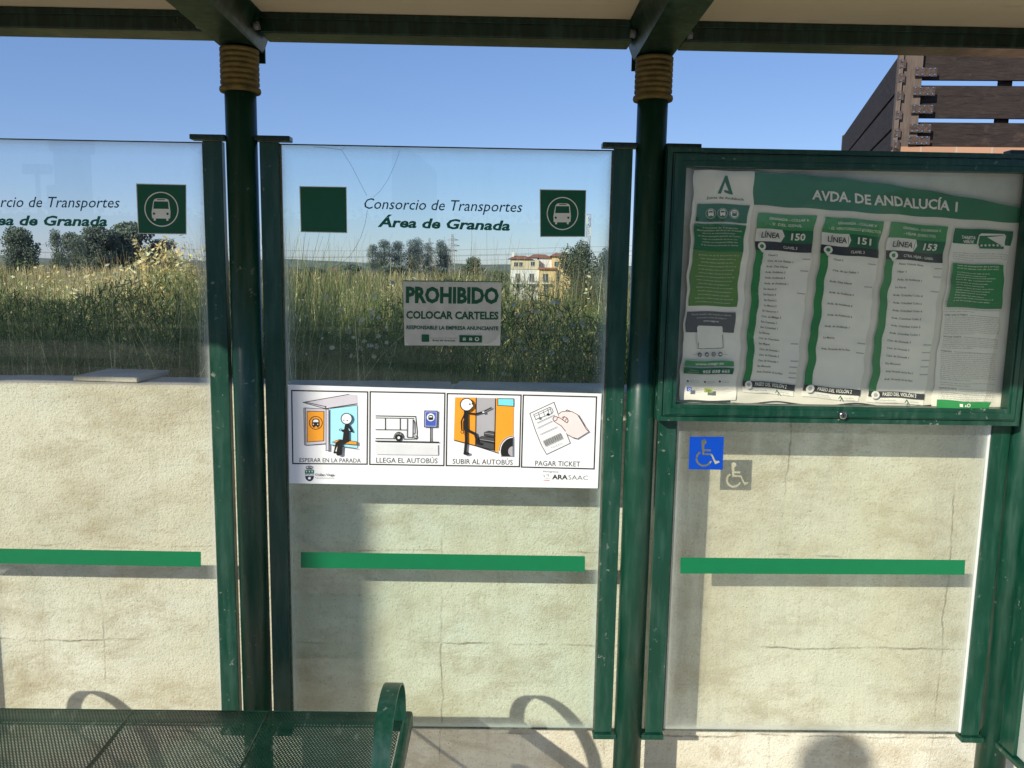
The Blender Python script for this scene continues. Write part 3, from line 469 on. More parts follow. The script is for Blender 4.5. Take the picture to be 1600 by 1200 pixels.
# ------------- timetable poster, a creased paper sheet
def crease(x, z):
    p = Vector((x, z, 0)); a = noise.noise(Vector((x*7, z*5, 1)))*.0060+noise.noise(Vector((x*17+z*6, z*13, 4)))*.0042
    b = 1-abs(noise.noise(Vector((x*7+3, z*15, 8)))); a += (b**5)*.0036; a += .0020*math.sin(x*34+1.3*math.sin(z*12))
    dx = .0017*math.sin(z*52+x*5)+.0012*math.sin(z*110+1+x*20); dz = .0010*math.sin(x*60+z*20)
    return dx, -.006-a*.8, dz
tp = thing('timetable_poster', 'creased white and green bus timetable poster headed AVDA. DE ANDALUCÍA 1 inside the case', 'poster', tuple(U(1300, 632, -.018)))
YP = -.0160
def art(fm=lambda x, y: (x, y), lift=0): a_ = Art(YP, fm, crease, .00040); a_.lay = lift; return a_
T1, T2, T3, T4 = crop(1040, 230, 5.333), crop(1300, 230, 5.333), crop(1040, 440, 5.333), crop(1300, 440, 5.333)
# right sheet lies first, the left information strip over it
def edge_top(x): return 270+(x-1178)*.0+max(0, x-1178)**1.55*.00485 if x > 1178 else 270
A = art(); pts = []; fs = []; nx, ny = 90, 70
for j in range(ny+1):
    for i in range(nx+1):
        x = 1148+i*(1596-1148)/nx; yt = edge_top(x)+2; yb = 627+(x-1148)*.020+2*math.sin(x*.05); v = j/ny
        xx = x-((1598-1576)*v*(x-1148)/448) - (8*v*(1-(x-1148)/448)); pts.append((xx, yt+(yb-yt)*v))
for j in range(ny):
    for i in range(nx): q = j*(nx+1)+i; fs.append((q, q+1, q+nx+2, q+nx+1))
A.add(pts, fs, 'paper'); A.build('sheet', tp)
A = art(lift=3); pts = []; fs = []; nx, ny = 60, 10
for j in range(ny+1):
    for i in range(nx+1):
        x = 1177+i*(1596-1177)/nx; yt = edge_top(x); ybm = 320+(x-1174)*.069; v = j/ny; pts.append((x-4*v, yt+(ybm-yt)*v))
for j in range(ny):
    for i in range(nx): q = j*(nx+1)+i; fs.append((q, q+1, q+nx+2, q+nx+1))
A.add(pts, fs, 'header_green'); A.up(4); A.text('AVDA. DE ANDALUCÍA 1', (1266, 312), (1493, 330.5), 15.5, 'print_white', .03); A.build('header', tp)
def column(TLx, TLy, TRx, TRy, BLx, BLy, BRx, BRy, l1, l2, num, dest, stops, ys, zones, foot='PASEO DEL VIOLÓN 2'):
    """one line's column; ys = (y_top, y_last) of its stop list"""
    W = lambda v: (TLx+(BLx-TLx)*v, TLy+(BLy-TLy)*v, TRx+(BRx-TRx)*v, TRy+(BRy-TRy)*v)
    def fm(u, v): a, b, c, d = W(v); return (a+(c-a)*u, b+(d-b)*u)
    A = art(fm, 5); H = BLy-TLy; q = lambda y: (y-TLy)/H
    A.quad((0, 0), (1, 0), (1, 1), (0, 1), 'paper_white', 18, 60); e = q(TLy+24)
    A.quad((0, 0), (1, 0), (1, e), (0, e), 'mid_green', 14, 5); e2 = q(TLy+50); A.quad((0, e), (1, e), (1, e2), (0, e2), 'dark_green', 14, 5)
    A.quad((0, q(TLy+43.5)), (1, q(TLy+43.5)), (1, q(TLy+57)), (0, q(TLy+57)), 'anthracite', 14, 3)
    A.quad((0, e), (.46, e), (.46, q(TLy+43.5)), (0, q(TLy+43.5)), 'print_white', 6, 4); A.poly([(.46, e), (.51, q(TLy+33.5)), (.46, q(TLy+43.5))], 'print_white')
    A.quad((0, q(TLy+57)), (.135, q(TLy+57)), (.135, .945), (0, .945), 'band_green', 3, 50)
    A.quad((0, .935), (1, .935), (1, .967), (0, .967), 'anthracite', 14, 2)
    t = lambda st, u0, u1, y, h, m, bold=.0: A.text(st, (u0, y), (u1, y), h, m, bold)
    A.build('line_column', tp)
    A = art(lambda x, y: fm(x/100, y/1000), 22); k = 1000/H; tt = lambda st, u0, u1, y, h, m, b=.0: A_text(A, st, u0, u1, q(y)*1000, h*k, m, b)
    def A_text(A, st, u0, u1, y, h, m, b):
        A.up(); V, Fc = text_mesh(st, b, 0.)
        x0 = min(v[0] for v in V); x1 = max(v[0] for v in V); sx = (u1-u0)/(x1-x0); A.add([(u0+(v[0]-x0)*sx, y-v[1]*h/.73) for v in V], Fc, m); A.lay -= 1
    tt(l1, 20, 88, TLy+10, 4.2, 'print_white', .01); tt(l2, 22 if len(l2) < 20 else 8, 78 if len(l2) < 20 else 96, TLy+18.5, 4.2, 'print_white', .01)
    tt('LÍNEA', 9, 42, TLy+38, 8.6, 'anthracite', .02); tt(num, 61, 85, TLy+38.5, 10.5, 'print_white', .03); tt(dest, 50 if len(dest) < 12 else 28, 74 if len(dest) < 12 else 80, TLy+53, 4.2, 'print_white', .01)
    tt(foot, 24, 84, BLy-(.042)*H, 5.6, 'print_white', .02)
    for pz, y in ((8, TLy+51), (8, BLy-.046*H)):
        A.up(); n = 18; rr = 6.2; cx, cy = 11, q(y)*1000; A.add([(cx+rr*1.18*math.cos(2*math.pi*i/n), cy+rr*k*math.sin(2*math.pi*i/n)) for i in range(n)], [tuple(range(n))], 'print_white')
        if y < TLy+80: A.add([(cx-5.5, cy+3*k), (cx+5.5, cy+3*k), (cx, cy+10*k)], [(0, 1, 2)], 'print_white')
        A.up(); A.add([(cx+3*1.18*math.cos(2*math.pi*i/n), cy+3*k*math.sin(2*math.pi*i/n)) for i in range(n)], [tuple(range(n))], 'mid_grey' if y > TLy+80 else 'band_green')
    for i, st in enumerate(stops):
        y = ys[0]+(ys[1]-ys[0])*i/(len(stops)-1)+0.; n = 8; cx, cy = 14, (q(y)*1000); A.add([(cx+2.6*math.cos(2*math.pi*j/n), cy-2+2.0*k*math.sin(2*math.pi*j/n)) for j in range(n)], [tuple(range(n))], 'print_white')
        tt(st, 21, 21+min(50, len(st)*2.15), y+1, 3.1, 'anthracite', .02)
    for y in zones:
        A.up(); y0 = q(y)*1000; A.add([(82, y0-.9*k), (96, y0-.9*k), (96, y0+.7*k), (82, y0+.7*k)], [(0, 1, 2, 3)], 'mid_grey')
    tt('Consorcio de Transporte Metropolitano', 8, 46, BLy-.016*H, 2.2, 'small_text'); A.up(); yb = q(BLy-.008*H)*1000; A.add([(62, yb), (64.5, yb-5.5*k), (66, yb-5.5*k), (70, yb), (68, yb), (65.2, yb-3.5*k), (63.6, yb)], [tuple(range(7))], 'dark_green'); tt('Junta de Andalucía', 72, 88, BLy-.014*H, 2.2, 'small_text')
    A.build('stop_list', tp)
S150 = ['Clavel 2', 'Ctra. de Las Gabias 1', 'Avda. Díaz Infante', 'Avda. Andalucía 2', 'Avda. Andalucía 4', 'Avda. de Andalucía 1', 'San Ramón 2', 'San Ramón 4', 'San Ramón 2', 'La Marina 2', 'El Ventorro 1', 'Ctra. de Málaga 2', 'San Cayetano 1', 'San Cristóbal 1', 'La Paloma', 'Ctra. de Churriana', 'San Miguel', 'Ctra. de Granada 1', 'Ctra. de Granada 2', 'Ctra. de Granada 1', 'Río Monachil', 'Avda. Fernando de los Ríos']
S151 = ['Clavel 2', 'Ctra. de Las Gabias 1', 'Avda. Díaz Infante', 'Avda. de Andalucía 4', 'Avda. de Andalucía 6', 'Avda. de Andalucía 2', 'Avda. de Andalucía 1', 'La Marina', 'Avda. Fernando de los Ríos']
S153 = ['Paseo Colonia Gavia', 'Híjar 1', 'Avda. de Andalucía 1', 'La Noria', 'Avda. Cristóbal Colón 8', 'Avda. Cristóbal Colón 6', 'Avda. Cristóbal Colón 4', 'Avda. Cristóbal Colón 3', 'Avda. Cristóbal Colón 2', 'Avda. Cristóbal Colón 1', 'Ctra. de Granada 3', 'Ctra. de Granada 2', 'Ctra. de Granada 1', 'Río Monachil', 'Avda. Fernando de los Ríos 2', 'Avda. Fernando de los Ríos']
column(1183, 333, 1272, 338, 1158, 611, 1238, 618, 'GRANADA - CÚLLAR V.', '- V. DEL GENIL', '150', 'CLAVEL 2', S150, (398, 578), (400, 418, 453, 531, 557, 566, 575, 582))
column(1285, 339, 1378, 346, 1251, 618, 1339, 627, 'GRANADA - CÚLLAR V.', '- EL VENTORRILLO (DIRECTO)', '151', 'CLAVEL 2', S151, (404, 541), (407, 442, 528, 543))
column(1389, 347, 1478, 355, 1352, 627, 1440, 632, 'GRANADA - CHURRIANA V.', '- HÍJAR (DIRECTO)', '153', 'CTRA. HÍJAR - GABIA', S153, (411, 590), (413, 426, 449, 533, 545, 557, 567, 579))
# green card column
A = art(lift=5); A.quad((1487, 356), (1577, 361), (1534, 638), (1452, 634), 'paper_white', 18, 60); A.build('card_column', tp)
A = art(T2, 8); A.quad((1000, 675), (1476, 700), (1462, 820), (985, 800), 'dark_green', 10, 5); A.text('TARJETA', (1055, 758), (1170, 768), 24, 'print_white', .03, .1); A.text('VERDE', (1070, 795), (1158, 800), 24, 'print_white', .03, .1); A.poly([(1180, 800), (1195, 735), (1215, 722), (1400, 722), (1415, 740), (1408, 790), (1410, 850), (1400, 862), (1200, 855)], 'print_white'); A.poly([(1190, 810), (1200, 745), (1220, 735), (1395, 735), (1402, 750), (1400, 850), (1205, 845)], 'header_green')
for q in range(6): A.ell((1218+q*32, 822), 10, 10, 'sign_edge', 10)
A.quad((985, 968), (1398, 985), (1376, 1347), (940, 1330), 'band_green', 10, 14); A.build('card_heading', tp)
LO = 'El Consorcio ofrece la tarjeta de transporte valida en toda el area metropolitana de Granada y en los demas consorcios de transporte de Andalucia para viajar en autobus y metro con descuento sobre el billete sencillo y transbordo gratuito'.split()
def line_of(n, seed):
    r = random.Random(seed); st = ''
    while len(st) < n: st += r.choice(LO)+' '
    return st[:n].strip()
A = art(T2, 24)
for i, y in enumerate((882, 900, 918, 936)): A.text(line_of(52 if i < 3 else 26, i), (990-i*2, y), ((1425 if i < 3 else 1160)-i*3, y+20 if i < 3 else y+8), 9, 'small_text', .0)
for i, y in enumerate((990, 1012, 1045, 1065, 1085, 1105, 1128, 1148, 1172, 1192, 1212, 1234, 1256, 1278)): A.text(line_of((30, 30, 36, 34, 40, 22, 34, 24, 36, 38, 40, 34, 30, 26)[i], 20+i), (1015-i*3, y), ((1350 if i < 2 else 1320-(i % 4)*25)-i*3, y+16), 9.5 if i > 1 else 12, 'print_white', .01)
A.build('card_text', tp)
A = art(T4, 24); y = 165; i = 0
for n_, gap, ttl in ((5, 20, ''), (10, 15, 'CÓMO USAR LA TARJETA'), (6, 15, 'TIPOS DE TARJETA'), (15, 15.5, 'TRANSBORDO'), (2, 18, ''), (7, 15.5, 'PUNTOS DE VENTA')):
    if ttl: x0_ = 938-y*.13; A.text(ttl, (x0_, y+2), (x0_+len(ttl)*9.5, y+8), 12, 'anthracite', .02); A.stroke([(x0_+len(ttl)*9.5+15, y+4), (1375-y*.115, y+22)], 2.5, 'small_text'); y += 17
    for j in range(n_): x0_ = 940-y*.125; x1_ = 1385-y*.115; x1_ = x1_ if j < n_-1 else x0_+(x1_-x0_)*.55; A.text(line_of(56 if j < n_-1 else 30, i+60), (x0_, y), (x1_, y+18*(x1_-x0_)/450), 8.5, 'small_text', .0); y += gap; i += 1
    y += 10
A.quad((815, 962), (1258, 988), (1240, 1048), (802, 1030), 'band_green', 10, 3); A.poly([(990, 1018), (992, 995), (1018, 995), (1018, 1020)], 'print_white'); A.ell((1068, 1006), 17, 15, 'print_white', 18); A.ell((1068, 1006), 10, 9, 'band_green', 14); A.poly([(1032, 1018), (1040, 998), (1048, 1018)], 'print_white'); A.build('card_footer', tp)
# left information strip
A = art(lift=8); A.quad((1084, 266), (1178, 269), (1147, 625), (1059, 624), 'paper_white', 24, 70); A.build('information_strip', tp)
A = art(crop(1040, 280, 10), 12); A.poly([(780, 238), (912, -45), (945, -48), (1022, 245), (960, 240), (892, 215), (892, 178), (965, 195), (918, 48), (832, 240)], 'dark_green'); A.text('Junta de Andalucía', (610, 312), (1182, 332), 38, 'text_grey', .02)
A.quad((480, 385), (1275, 412), (1245, 692), (455, 660), 'dark_green', 10, 5); A.quad((445, 690), (1240, 722), (1170, 1145), (400, 1105), 'header_green', 10, 8)
for q in ((685, 540), (865, 545), (1045, 548)): A.ring(q, 76, 76, 6, 'sign_edge', 24)
for q in ((685, 540), (865, 545)): A.poly([(q[0]-42, q[1]+35), (q[0]-40, q[1]-45), (q[0]-25, q[1]-60), (q[0]+25, q[1]-60), (q[0]+40, q[1]-45), (q[0]+42, q[1]+35), (q[0]+20, q[1]+45), (q[0], q[1]+25), (q[0]-20, q[1]+45)], 'print_white'); A.poly([(q[0]-28, q[1]-38), (q[0]+28, q[1]-38), (q[0]+30, q[1]-12), (q[0]-30, q[1]-12)], 'dark_green')
A.ell((1045, 548), 62, 62, 'print_white', 24); A.poly([(1010, 585), (1012, 515), (1080, 515), (1082, 585)], 'dark_green'); A.poly([(1022, 540), (1024, 525), (1068, 525), (1070, 540)], 'print_white')
for i, (n_, x0_, x1_, y) in enumerate(((26, 570, 1095, 775), (34, 480, 1165, 815), (30, 560, 1070, 858), (38, 480, 1150, 902), (34, 535, 1090, 950), (34, 525, 1085, 995), (34, 510, 1080, 1042))): A.text(('II Encuesta de Transporte', 'Metropolitano del Área de Granada')[i] if i < 2 else line_of(n_, i+200), (x0_, y-8), (x1_, y+14), 22, 'sign_edge', .01)
A.build('information_heading', tp)
A = art(lift=12); A.quad((1080.5, 391), (1157, 394.5), (1149, 479), (1073, 477), 'lime_green', 10, 14)
for i in range(14): yy = 399+i*5.6; x0_ = 1089-i*.55; A.text(line_of(32, 300+i), (x0_+(i % 3)*2, yy), (x0_+62-(i % 3)*3-i*.25, yy+2.2), 2.3, 'sign_edge', .0)
A.build('town_list', tp)
A = art(T3, 12); A.quad((165, 245), (572, 252), (565, 420), (160, 415), 'grey_block', 10, 5); A.text('Puede ampliar información y rellenar', (205, 275), (535, 283), 14, 'sign_edge'); A.text('la encuesta a través del código en', (250, 303), (490, 309), 14, 'sign_edge'); A.text('www.ctagr.es', (305, 332), (430, 337), 14, 'print_white', .02)
A.poly([(258, 375), (270, 362), (460, 368), (468, 380), (462, 545), (450, 553), (262, 550), (254, 540)], 'print_white'); A.stroke([(260, 500), (256, 548), (300, 551), (450, 553), (462, 545), (466, 440)], 4, 'anthracite')
A.stroke([(210, 600), (245, 601)], 3, 'mid_grey'); A.stroke([(460, 603), (500, 604)], 3, 'mid_grey')
for i, q in enumerate((268, 328, 385, 440)): A.ell((q, 600+i), 18, 19, 'text_grey', 18)
A.text('f', (263, 612), (274, 612), 18, 'print_white', .03); A.poly([(318, 595), (330, 600), (338, 592), (336, 606), (322, 610)], 'print_white'); A.ring((385, 602), 8, 8, 3, 'print_white', 12); A.ell((440, 603), 12, 8, 'print_white', 12)
A.quad((148, 652), (544, 656), (544, 698), (145, 694), 'mid_green', 8, 2); A.text('www.ctagr.es', (230, 686), (462, 686), 22, 'print_white', .02); A.quad((145, 708), (544, 712), (542, 764), (143, 760), 'dark_green', 8, 2); A.text('955 038 665', (300, 752), (514, 752), 24, 'print_white', .03); A.text('Teléfono de', (195, 733), (262, 735), 8, 'sign_edge'); A.text('información', (180, 750), (268, 752), 8, 'sign_edge')
for (a, b, y) in ((190, 270, 820), (190, 270, 832), (332, 400, 823), (332, 400, 835), (455, 515, 824), (455, 515, 836), (205, 260, 885), (205, 258, 898), (380, 500, 888), (380, 470, 900)): A.text('zona de transporte'[:int((b-a)/5)], (a, y), (b, y), 8, 'small_text')
for q in (168, 312, 436): A.ell((q, 822), 9, 9, 'anthracite', 12)
A.poly([(158, 870), (200, 872), (198, 906), (157, 903)], 'sign_blue'); A.ring((180, 890), 9, 9, 3, 'print_white', 12); A.poly([(302, 872), (370, 874), (368, 912), (300, 908)], 'olive'); A.text('TJV', (312, 900), (356, 901), 16, 'dark_green', .02); A.stroke([(150, 858), (540, 862)], 2, 'mid_grey'); A.build('contact_block', tp)
# ================================================================== BENCH
SX, MW, BY0, BY1, BZ = -.2, .3235, -.170, -.56, .443
bn = thing('bench', 'green perforated steel bench with looped armrests along the glass', 'bench', (-.85, -.37, 0))
prof = [(BY0, BZ-.035), (BY0, BZ-.008), (BY0-.008, BZ)]+[(BY0-.008-(abs(BY1-BY0)-.03)*t, BZ-.006*math.sin(math.pi*t)) for t in (.15, .3, .45, .6, .75, .9)]+[(BY1+.02, BZ-.002), (BY1+.004, BZ-.012), (BY1, BZ-.035)]
x1 = SX-.022
for i in range(5):
    a, b = x1-(i+1)*MW+.0025, x1-i*MW-.0025; m_ = MB()
    vr = [(m_.bm.verts.new((a, y_, z_)), m_.bm.verts.new((b, y_, z_))) for y_, z_ in prof]
    for q in range(len(prof)-1): m_._f([m_.bm.faces.new((vr[q][0], vr[q][1], vr[q+1][1], vr[q+1][0]))], 'perf' if 1 < q < len(prof)-3 else 'green', True)
    m_.build('seat_panel', bn)
    m_ = MB(); xx = x1-(i+1)*MW; m_.tube([(xx, y, z-.004) for y, z in prof], .0052, 'green_dark', 8); m_.build('seam_strip', bn)
xl = x1-5*MW
for e_, xx in ((1, x1+.011), (-1, xl-.011)):
    m_ = MB(); m_.box((xx-.011, BY1-.004, BZ-.038), (xx+.011, BY0+.003, BZ+.002), 'green', .007); m_.build('end_rail', bn)
m_ = MB(); m_.box((xl, BY0+.0005, BZ-.036), (x1, BY0+.0035, BZ-.004), 'green'); m_.build('back_rail', bn)
def armrest(xc):
    m_ = MB(); pts = [(-.205, BZ-.03), (-.205, BZ+.02)]+[(-.205-.0-.14*(1-math.cos(t)), BZ+.02+.124*math.sin(t)) for t in [math.pi*k/64 for k in range(1, 64)]]+[(-.485, BZ+.02), (-.485, BZ-.03)]
    w2, th = .0190, .005; ring_ = []
    for i, (y, z) in enumerate(pts):
        p0, p1 = pts[max(0, i-1)], pts[min(len(pts)-1, i+1)]; t = Vector((p1[0]-p0[0], p1[1]-p0[1])).normalized(); n = Vector((-t.y, t.x))*th/2
        ring_.append([m_.bm.verts.new((xc+sx*w2, y+sn*n.x, z+sn*n.y)) for sx, sn in ((-1, -1), (1, -1), (1, 1), (-1, 1))])
    fs = [m_.bm.faces.new((ring_[i][k], ring_[i][(k+1) % 4], ring_[i+1][(k+1) % 4], ring_[i+1][k])) for i in range(len(ring_)-1) for k in range(4)]; fs += [m_.bm.faces.new(ring_[0]), m_.bm.faces.new(ring_[-1][::-1])]
    m_._f(fs, 'green'); return m_.build('armrest', bn)
armrest(-.232); armrest(-.232-1.25)
for xx in (x1-.12, x1-1.25):
    m_ = MB(); m_.tube([(xx, -.37, 0), (xx, -.37, BZ-.04)], .03, 'green', 20); m_.box((xx-.07, -.44, 0), (xx+.07, -.30, .01), 'green', .002); m_.build('leg', bn)
# ================================================================== WALL
wl = thing('concrete_wall', 'low cracked cream rendered wall running behind the glass panes', 'wall', (0, WY+.07, 0))
m_ = MB(); ZW = 1.178
m_.box((-6, WY, -.05), (4.2, WY+.14, ZW), 'stucco'); m_.build('rendered_face', wl)
m_ = MB(); xs = [-6, -4.6, -3.1, -1.93, -1.36, -.615, -.372, -.135, .33, .95, 1.6, 2.3, 3.1, 4.2]
for i, (a, b) in enumerate(zip(xs[:-1], xs[1:])):
    h = ZW+.002+.004*((i*37) % 5)/5; s_ = .014 if i % 2 else -.006
    m_.hexa([(a+.002, WY+.001, ZW), (b-.002, WY+.001, ZW), (b-.002+s_, WY+.15, ZW), (a+.002+s_, WY+.15, ZW), (a+.002, WY+.001, h), (b-.002, WY+.001, h), (b-.002+s_, WY+.15, h+.001), (a+.002+s_, WY+.15, h+.001)], 'cement')
m_.build('coping', wl)
bk = MB(); pA, pB = U(128, 594, WY+.07), U(232, 594, WY+.07); bk.box((pA.x, WY+.03, ZW+.0065), (pB.x, WY+.20, ZW+.020), 'cement', .003, Matrix.Rotation(math.radians(-6), 3, 'Z')); o = bk.build('concrete_slab'); tag(o, 'loose grey concrete slab lying on top of the wall behind the left pane', 'slab'); recenter(o, ((pA.x+pB.x)/2, WY+.13, ZW+.007))
# ================================================================== GROUND
def sheet(name, x0, x1, y0, y1, z, mat, kind='structure', th=0):
    m_ = MB(); 
    if th: m_.box((x0, y0, z-th), (x1, y1, z), mat)
    else: m_.face([(x0, y0, z), (x1, y0, z), (x1, y1, z), (x0, y1, z)], mat)
    return tag(m_.build(name), kind=kind)
sheet('pavement', -40, 40, -3.6, WY+.05, 0, 'paving', th=.1); sheet('road', -300, 300, -11, -3.75, -.12, 'asphalt'); sheet('kerb', -40, 40, -3.75, -3.6, .002, 'cement', th=.12)
sheet('far_pavement', -40, 40, -14, -11, 0, 'asphalt', th=.12); sheet('ground', -3000, 3000, -3000, .298, -.14, 'soil')
m_ = MB(); N = 70
def hz(x, y):
    u = x/(y+2); k = min(1, max(0, (u+.035)/.05)); k = k*k*(3-2*k)*min(1, max(0, (.42-u)/.12)); d = k*max(0, min(y, 200)-5)*.030
    if y > 260: d *= max(0, 1-(y-260)/300)
    return .42-d+.08*noise.noise(Vector((x*.12, y*.12, 3)))*min(1, y/4)
NX = 120
vs = []
for j in range(N+1):
    y = .30+(j/N)**2.8*3300; row = []
    for i in range(NX+1):
        t = (i-NX/2)/(NX/2); x = t*(y+2)*1.1+math.copysign(abs(t)**6*500, t); row.append(m_.bm.verts.new((x, y, hz(x, y))))
    vs.append(row)
m_._f([m_.bm.faces.new((vs[j][i], vs[j][i+1], vs[j+1][i+1], vs[j+1][i])) for j in range(N) for i in range(NX)], 'soil', True); tag(m_.build('field'), kind='structure')
m_ = MB()
vsA = []
for i in range(81):
    x = -2600+i*65; h = 30+26*noise.noise(Vector((i*.16, 2, 0)))+10*noise.noise(Vector((i*.5, 5, 0))); vsA.append((m_.bm.verts.new((x, 3000, -5)), m_.bm.verts.new((x, 3100, max(6, h*.75))), m_.bm.verts.new((x, 3700, -5))))
m_._f([m_.bm.faces.new((vsA[i][k], vsA[i+1][k], vsA[i+1][k+1], vsA[i][k+1])) for i in range(80) for k in (0, 1)], 'haze_hill', True); tag(m_.build('hills'), kind='structure')
# ================================================================== VEGETATION (numpy meshes)
def np_mesh(name, V, Q, col, mat, parent=None):
    me = bpy.data.meshes.new(name); nv, nq = len(V), len(Q); me.vertices.add(nv); me.vertices.foreach_set('co', V.astype(np.float32).ravel()); me.loops.add(nq*4); me.loops.foreach_set('vertex_index', Q.astype(np.int32).ravel()); me.polygons.add(nq); me.polygons.foreach_set('loop_start', np.arange(0, nq*4, 4, dtype=np.int32)); me.update(calc_edges=True)
    a = me.color_attributes.new('col', 'FLOAT_COLOR', 'POINT'); c4 = np.ones((nv, 4), np.float32); c4[:, :3] = col; a.data.foreach_set('color', c4.ravel()); me.materials.append(M[mat]); return link(name, me, parent)
def blades(x, y, z, L, wd, lean, az, col, tipcol, seg=3, bend=.5):
    """curved tapering blades; arrays of length n"""
    n = len(x); t = np.linspace(0, 1, seg+1)[None, :]; d = np.stack([np.cos(az), np.sin(az)], 1)
    rad = (L*np.sin(lean))[:, None]*(t*(1-bend)+bend*t**2.2); hh = (L*np.cos(lean))[:, None]*(t-.10*bend*t**3)
    cx = x[:, None]+d[:, :1]*rad; cy = y[:, None]+d[:, 1:]*rad; cz = z[:, None]+hh
    fa = rng.uniform(0, 2*math.pi, n); px_, py_ = np.cos(fa)[:, None], np.sin(fa)[:, None]*.5; ww = wd[:, None]*(1-t*.88)/2
    A_ = np.stack([cx-px_*ww, cy-py_*ww, cz], 2); B_ = np.stack([cx+px_*ww, cy+py_*ww, cz], 2); V = np.stack([A_, B_], 2).reshape(-1, 3)
    base = (np.arange(n)*(seg+1)*2)[:, None]; k = np.arange(seg)[None, :]*2; Q = np.stack([base+k, base+k+1, base+k+3, base+k+2], 2).reshape(-1, 4)
    cc = col[:, None, :]*(1-t[..., None])+tipcol[:, None, :]*t[..., None]; cc = np.repeat(cc[:, :, None, :], 2, 2).reshape(-1, 3); return V, Q, cc
def merge(parts):
    Vs, Qs, Cs, o = [], [], [], 0
    for V, Q, c in parts: Vs.append(V); Qs.append(Q+o); Cs.append(c); o += len(V)
    return np.concatenate(Vs), np.concatenate(Qs), np.concatenate(Cs)
GR = np.array([(.038, .072, .016), (.054, .094, .020), (.078, .112, .028), (.032, .058, .018), (.105, .125, .042)]); ST = np.array([(.42, .33, .15), (.52, .42, .22), (.34, .27, .12), (.55, .47, .28)])
def hzv(x, y): return np.array([hz(a, b) for a, b in zip(x, y)])
def zone(n, y0, y1, L0, L1, w0, w1, straw, xl=-.80, xr=.50, pw=1.0, bend=.5, lean=.30, seg=3):
    D = (y0+2)+(y1-y0)*rng.random(n)**pw; x = rng.uniform(xl, xr, n)*D; y = D-2; z = hzv(x, y)-.05
    pat = np.array([noise.noise(Vector((a*.55, b*.4, 2.2))) for a, b in zip(x, y)]); pat2 = np.array([noise.noise(Vector((a*1.7, b*1.1, 7.2))) for a, b in zip(x, y)])
    # straw grows in patches; more of it on the far side and round the golden clump
    ps = np.clip(straw+pat*1.5+.85*(y > 2.6)*np.exp(-((x/(y+2)+.47)/.13)**2)+.5*np.exp(-((x/(y+2)-.08)/.09)**2)*(y > 7), .03, .97); iss = rng.random(n) < ps; c = np.where(iss[:, None], ST[rng.integers(0, 4, n)], GR[rng.integers(0, 5, n)])*rng.uniform(.7, 1.25, (n, 1))
    tip = np.where(iss[:, None], c*1.15, c*.8+ST[rng.integers(0, 4, n)]*.12); L = rng.uniform(L0, L1, n)*(1+.42*pat2+.30*pat)*np.where((x/(y+2) > -.02) & (y > 6), .62, 1.0); wd = rng.uniform(w0, w1, n)
    az = rng.uniform(0, 2*math.pi, n); az = np.where(y < 1.1, np.abs(np.mod(az, math.pi)), az); br = np.where(y < 2.4, 3.0, 1.1)[:, None]  # blades nearest the wall get brighter colour to lift the roof's shade
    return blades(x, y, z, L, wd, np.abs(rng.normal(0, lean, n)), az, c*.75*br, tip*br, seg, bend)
parts = [zone(20000, .34, 1.4, .70, 1.06, .0025, .006, -.22, seg=4, bend=.7, lean=.30), zone(30000, 1.2, 4.0, .68, 1.18, .004, .008, -.05, seg=4, bend=.6, lean=.30), zone(19000, 4.0, 11, .65, 1.12, .007, .013, .28, pw=1.1), zone(12000, 11, 32, .65, 1.02, .016, .030, .35, pw=1.2, seg=2), zone(9000, 32, 140, .55, .95, .06, .13, .45, pw=1.4, seg=2, lean=.2)]
V, Q, c = merge(parts); tag(np_mesh('grass', V, Q, c, 'grassm'), 'dense uncut green and straw grass growing over the field behind the wall', 'grass', kind='stuff')
# feathery undergrowth: short leaflets through the near weeds
def leafcloud(cx, cy, cz, s, col, upr=1.0, flat_=.6):
    n = len(cx); u = rng.normal(size=(n, 3)); u[:, 2] *= upr; u /= np.linalg.norm(u, axis=1)[:, None]; w_ = rng.normal(size=(n, 3)); w_ -= u*(w_*u).sum(1)[:, None]; w_ /= np.linalg.norm(w_, axis=1)[:, None]
    P_ = np.stack([cx, cy, cz], 1); s = s[:, None]; V = np.stack([P_-u*s, P_-w_*s*flat_, P_+u*s, P_+w_*s*flat_], 1).reshape(-1, 3); Q = np.arange(n*4).reshape(-1, 4); return V, Q, np.repeat(col, 4, 0)
n = 150000; D = 2.36+2.6*rng.random(n)**1.3; x = rng.uniform(-.8, .5, n)*D; lo_ = 1.43-.155*D; hi_ = 1.36+.08*np.sin(x*5+2)+.05*np.sin(x*13+D*4)+.02*(D-3); zz = lo_+np.maximum(.05, hi_-lo_)*rng.random(n); keep = np.array([noise.noise(Vector((a*2.2, b*2.2, c_*1.5))) for a, b, c_ in zip(x, D, zz)]) > -.30; x, D, zz = x[keep], D[keep], zz[keep]; n = len(x)
V, Q, c = leafcloud(x, D-2, zz, rng.uniform(.008, .027, n), np.where(rng.random((n, 1)) < .16, ST[rng.integers(0, 4, n)]*rng.uniform(.5, 1., (n, 1)), GR[rng.integers(0, 5, n)]*rng.uniform(1., 4.2, (n, 1))), upr=1.9, flat_=.07); tag(np_mesh('undergrowth', V, Q, c, 'grassm'), 'low leafy weeds tangled among the stems just behind the wall', 'weeds', kind='stuff')  # leaflet colours multiplied up to brighten growth standing in shade
